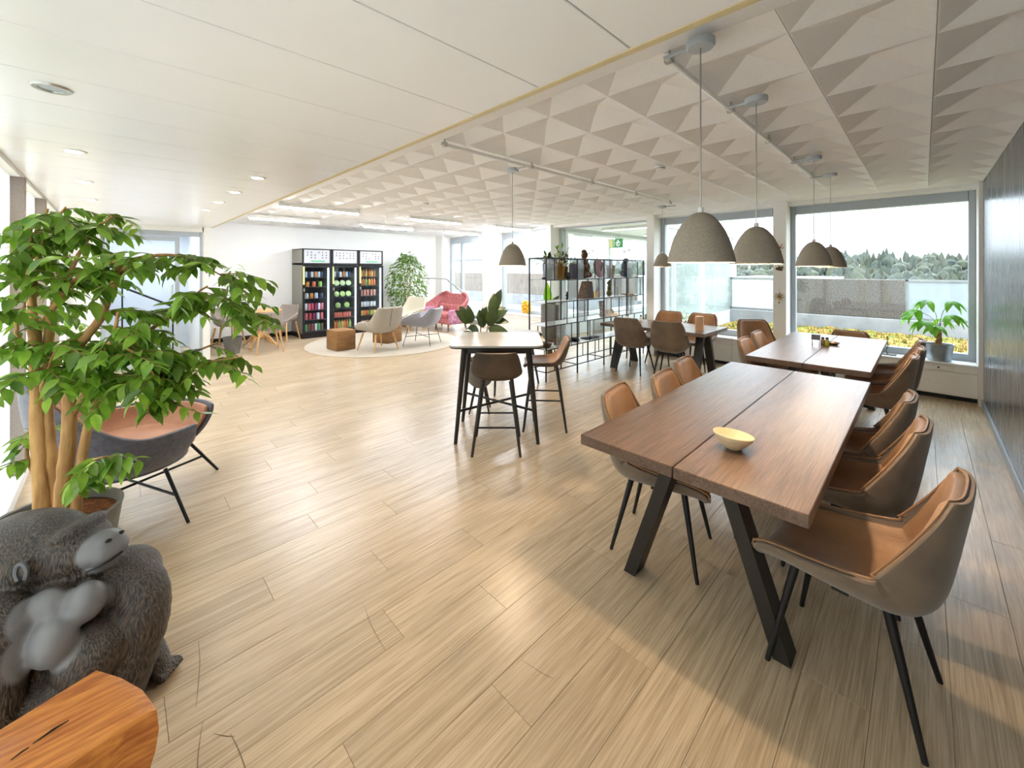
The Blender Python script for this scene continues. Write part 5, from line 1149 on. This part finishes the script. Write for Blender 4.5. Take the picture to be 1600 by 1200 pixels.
figure('seated bronze figure rising above the top rail of the wire shelf', 5.29, 3, M_bronze, 1, [((0, 0, .06), (.11, .08, .06)), ((.0, 0, .15), (.075, .06, .1)), ((0, 0, .26), (.06, .05, .07)), ((.0, -.01, .37), (.055, .055, .062)), ((0, 0, .42), (.045, .045, .04)), ((.08, -.02, .17), (.03, .04, .07)), ((-.08, -.02, .17), (.03, .04, .07)), ((.1, -.03, .06), (.05, .05, .045)), ((-.09, -.04, .05), (.05, .05, .045)), ((.03, -.05, .14), (.05, .03, .04)), ((0, -.055, .365), (.014, .014, .014))])
t = thing('leaning_disc', 'red-brown round disc with a dark slit leaning on the top tier', 'ornament', on(5.72, 3, 3.78)); a_ = R(72)
G().lathe([(.0001, -.008), (.155, -.008), (.16, 0), (.155, .008), (.0001, .008)], 40).obj('disc', M_rust, t).matrix_basis = Matrix.Translation((0, -.02, .162)) @ Matrix.Rotation(R(80), 4, 'X')
G().box((.05, -.035, .17), (.014, .006, .17), (0, R(25), 0)).obj('slit', M_black, t)
t = thing('basket_pot', 'small woven basket with a pale succulent on the top tier', 'basket', on(6.06, 3)); G().lathe([(.0001, 0), (.055, 0), (.075, .2), (.08, .215), (.068, .21), (.06, .19), (.0001, .18)], 22).obj('basket', M_basket, t)
for q in range(9): link('leaf', lc[0], t, M=aim((0, 0, .19), (math.cos(q*.7), math.sin(q*.7), .8), (0, 0, 1), .5))
figure('dark stone crouching figure at the window end of the top tier', 6.55, 3, M_darkstone, 1, [((0, 0, .08), (.12, .09, .08)), ((.01, 0, .18), (.09, .075, .11)), ((-.01, -.02, .29), (.06, .055, .055)), ((.09, -.03, .07), (.05, .05, .06)), ((-.08, -.04, .06), (.05, .05, .055)), ((.07, -.04, .17), (.035, .04, .08))])
t = thing('wooden_wedge', 'dark wooden A-shaped wedge sculpture on the third tier', 'sculpture', on(5.32, 2)); g = G(); g.prism([(-.15, 0), (.02, 0), (.09, .27), (-.02, .27)], -.05, .05); 
for v in g.bm.verts: v.co = Vector((v.co.x, v.co.z, v.co.y))
g.obj('left_board', M_bronze, t, False); g = G(); g.prism([(.03, 0), (.19, 0), (.13, .265), (.08, .265)], -.045, .045)
for v in g.bm.verts: v.co = Vector((v.co.x, v.co.z, v.co.y))
g.obj('right_board', M_seatdark, t, False)
t = thing('yellow_cup', 'yellow cup holding a small dark cone on the third tier', 'cup', on(5.66, 2)); G().lathe([(.0001, 0), (.045, 0), (.05, .1), (.046, .1), (.04, .01), (.0001, .01)], 20).obj('cup', M_yellow, t); G().lathe([(.0001, .2), (.018, .15), (.034, .07), (.0001, .06)], 14).obj('cone', M_darkstone, t)
figure('olive animal figure sitting upright on the third tier', 6.02, 2, mat('olive_glaze', (110, 104, 50), .4, c2=(70, 70, 36), scale=(20, 20, 20)), 1, [((0, 0, .06), (.055, .05, .06)), ((.01, 0, .14), (.04, .038, .07)), ((-.01, 0, .225), (.035, .03, .03)), ((-.045, 0, .225), (.025, .02, .015)), ((.01, 0, .26), (.012, .02, .02))])
figure('small black standing figure on the third tier before the pale panel', 4.78, 2, M_black, .9, [((0, 0, .03), (.02, .02, .03)), ((0, 0, .08), (.022, .018, .035)), ((0, 0, .13), (.016, .016, .018)), ((.025, 0, .09), (.02, .01, .012)), ((-.025, 0, .09), (.02, .01, .012))], 3.7)
figure('small dark standing figure on the third tier next to the olive animal', 6.22, 2, M_bronze, 1.1, [((0, 0, .03), (.02, .02, .03)), ((0, 0, .08), (.022, .018, .035)), ((0, 0, .13), (.016, .016, .018)), ((.02, 0, .06), (.02, .012, .03))], 3.72)
t = thing('flat_tray', 'flat pale tray on the third tier at the window end', 'tray', on(6.62, 2)); G().lathe([(.0001, 0), (.11, 0), (.13, .012), (.125, .014), (.1, .006), (.0001, .006)], 28).obj('tray', M_basket, t)
t = thing('birch_picture', 'small grey picture of white blossom on the second tier', 'picture', on(5.72, 1, 3.70)); G().box((0, 0, .13), (.16, .012, .26), (R(-6), 0, 0), .002).obj('board', mat('blossom_print', (150, 138, 134), .6, c2=(110, 98, 96), scale=(30, 30, 30)), t)
g = G()
for q in range(9): g.ell((.05*math.sin(q*2.3), -.012, .05+.022*q), (.014, .004, .012), sub=1)
g.obj('blossoms', M_white, t)
t = thing('wooden_board', 'small pale wooden board on the second tier', 'board', on(6.0, 1)); G().box((0, 0, .012), (.34, .16, .024), None, .004).obj('board', M_oak, t)
for q in range(4):
    t = thing('bird_figure', 'small wooden bird standing on the pale board of the second tier', 'figurine', (5.88+.08*q, 3.75, SZ[1]+.021), R(20*q), 'wooden birds on the board'); G().ell((0, 0, .03), (.03, .016, .02), (0, R(-20), 0)).obj('body', M_leather, t); G().ell((.026, 0, .062-.005*(q % 2)), .013).tube([(.015, 0, .035), (.026, 0, .06)], .008, 6).obj('head', M_bronze, t); G().tube([(.036, 0, .06), (.052, 0, .057)], [.004, .001], 5).obj('beak', M_black, t); G().lathe([(.0001, 0), (.014, 0), (.01, .012), (.0001, .012)], 10).obj('foot', M_bronze, t)
t = thing('plate_stack', 'stack of dark plates on the lowest tier', 'plates', on(5.05, 0))
for q in range(4): G().lathe([(.0001, .0), (.05, .0), (.085-.008*q, .012), (.08-.008*q, .014), (.045, .006), (.0001, .006)], 24).obj('plate', M_darkstone, t, loc=(0, 0, .014*q))
t = thing('oblong_tray', 'long dark oblong tray on the lowest tier', 'tray', on(5.45, 0)); G().box((0, 0, .012), (.34, .14, .018), None, .006, 2).obj('tray', M_black, t); G().box((0, 0, .024), (.3, .1, .008), None, .003).obj('liner', M_darkstone, t)
shelfpot('small dark-leaved plant in a low pot on the lowest tier', 4.62, 0, M_bronze, .06, .08, [leaf_mesh(.06, .03, M_seatdark)], .06, 10, 8)
t = thing('low_planter', 'low brown bowl of soil on the lowest tier, outer end', 'planter', on(4.36, 0)); G().lathe([(.0001, 0), (.07, 0), (.1, .06), (.105, .065), (.092, .06), (.0001, .05)], 24).obj('bowl', M_bronze, t); G().lathe([(.0001, .062), (.06, .06), (.09, .052)], 20).obj('soil', M_soil, t)

# scratches worn into the floor
for k, P in enumerate(([(.216, 1.73), (.19, 1.62), (.175, 1.5), (.18, 1.37)], [(.275, 1.62), (.285, 1.55), (.29, 1.45), (.287, 1.36)], [(.25, 2.12), (.24, 2.0), (.22, 1.88), (.205, 1.8)], [(.82, 1.80), (.80, 1.71), (.79, 1.62), (.785, 1.53)], [(.235, 1.66), (.265, 1.62), (.285, 1.6)], [(1.15, .62+.5), (1.17, 1.02), (1.185, .98)])):
    C = cr(P, 14); w_ = .0014
    gr = []
    for i in range(14):
        d_ = C[min(i+1, 13)]-C[max(i-1, 0)]; n_ = np.array((-d_[1], d_[0])); n_ = n_/np.linalg.norm(n_)*w_*(.4+.6*math.sin(i/13*math.pi))
        gr.append([(C[i][0]+n_[0], C[i][1]+n_[1], .0006), (C[i][0]-n_[0], C[i][1]-n_[1], .0006)])
    G().grid(gr).obj('scratch', MATS.get('scratch') or mat('scratch', (112, 92, 70), .6, noise=.1), fl, False)
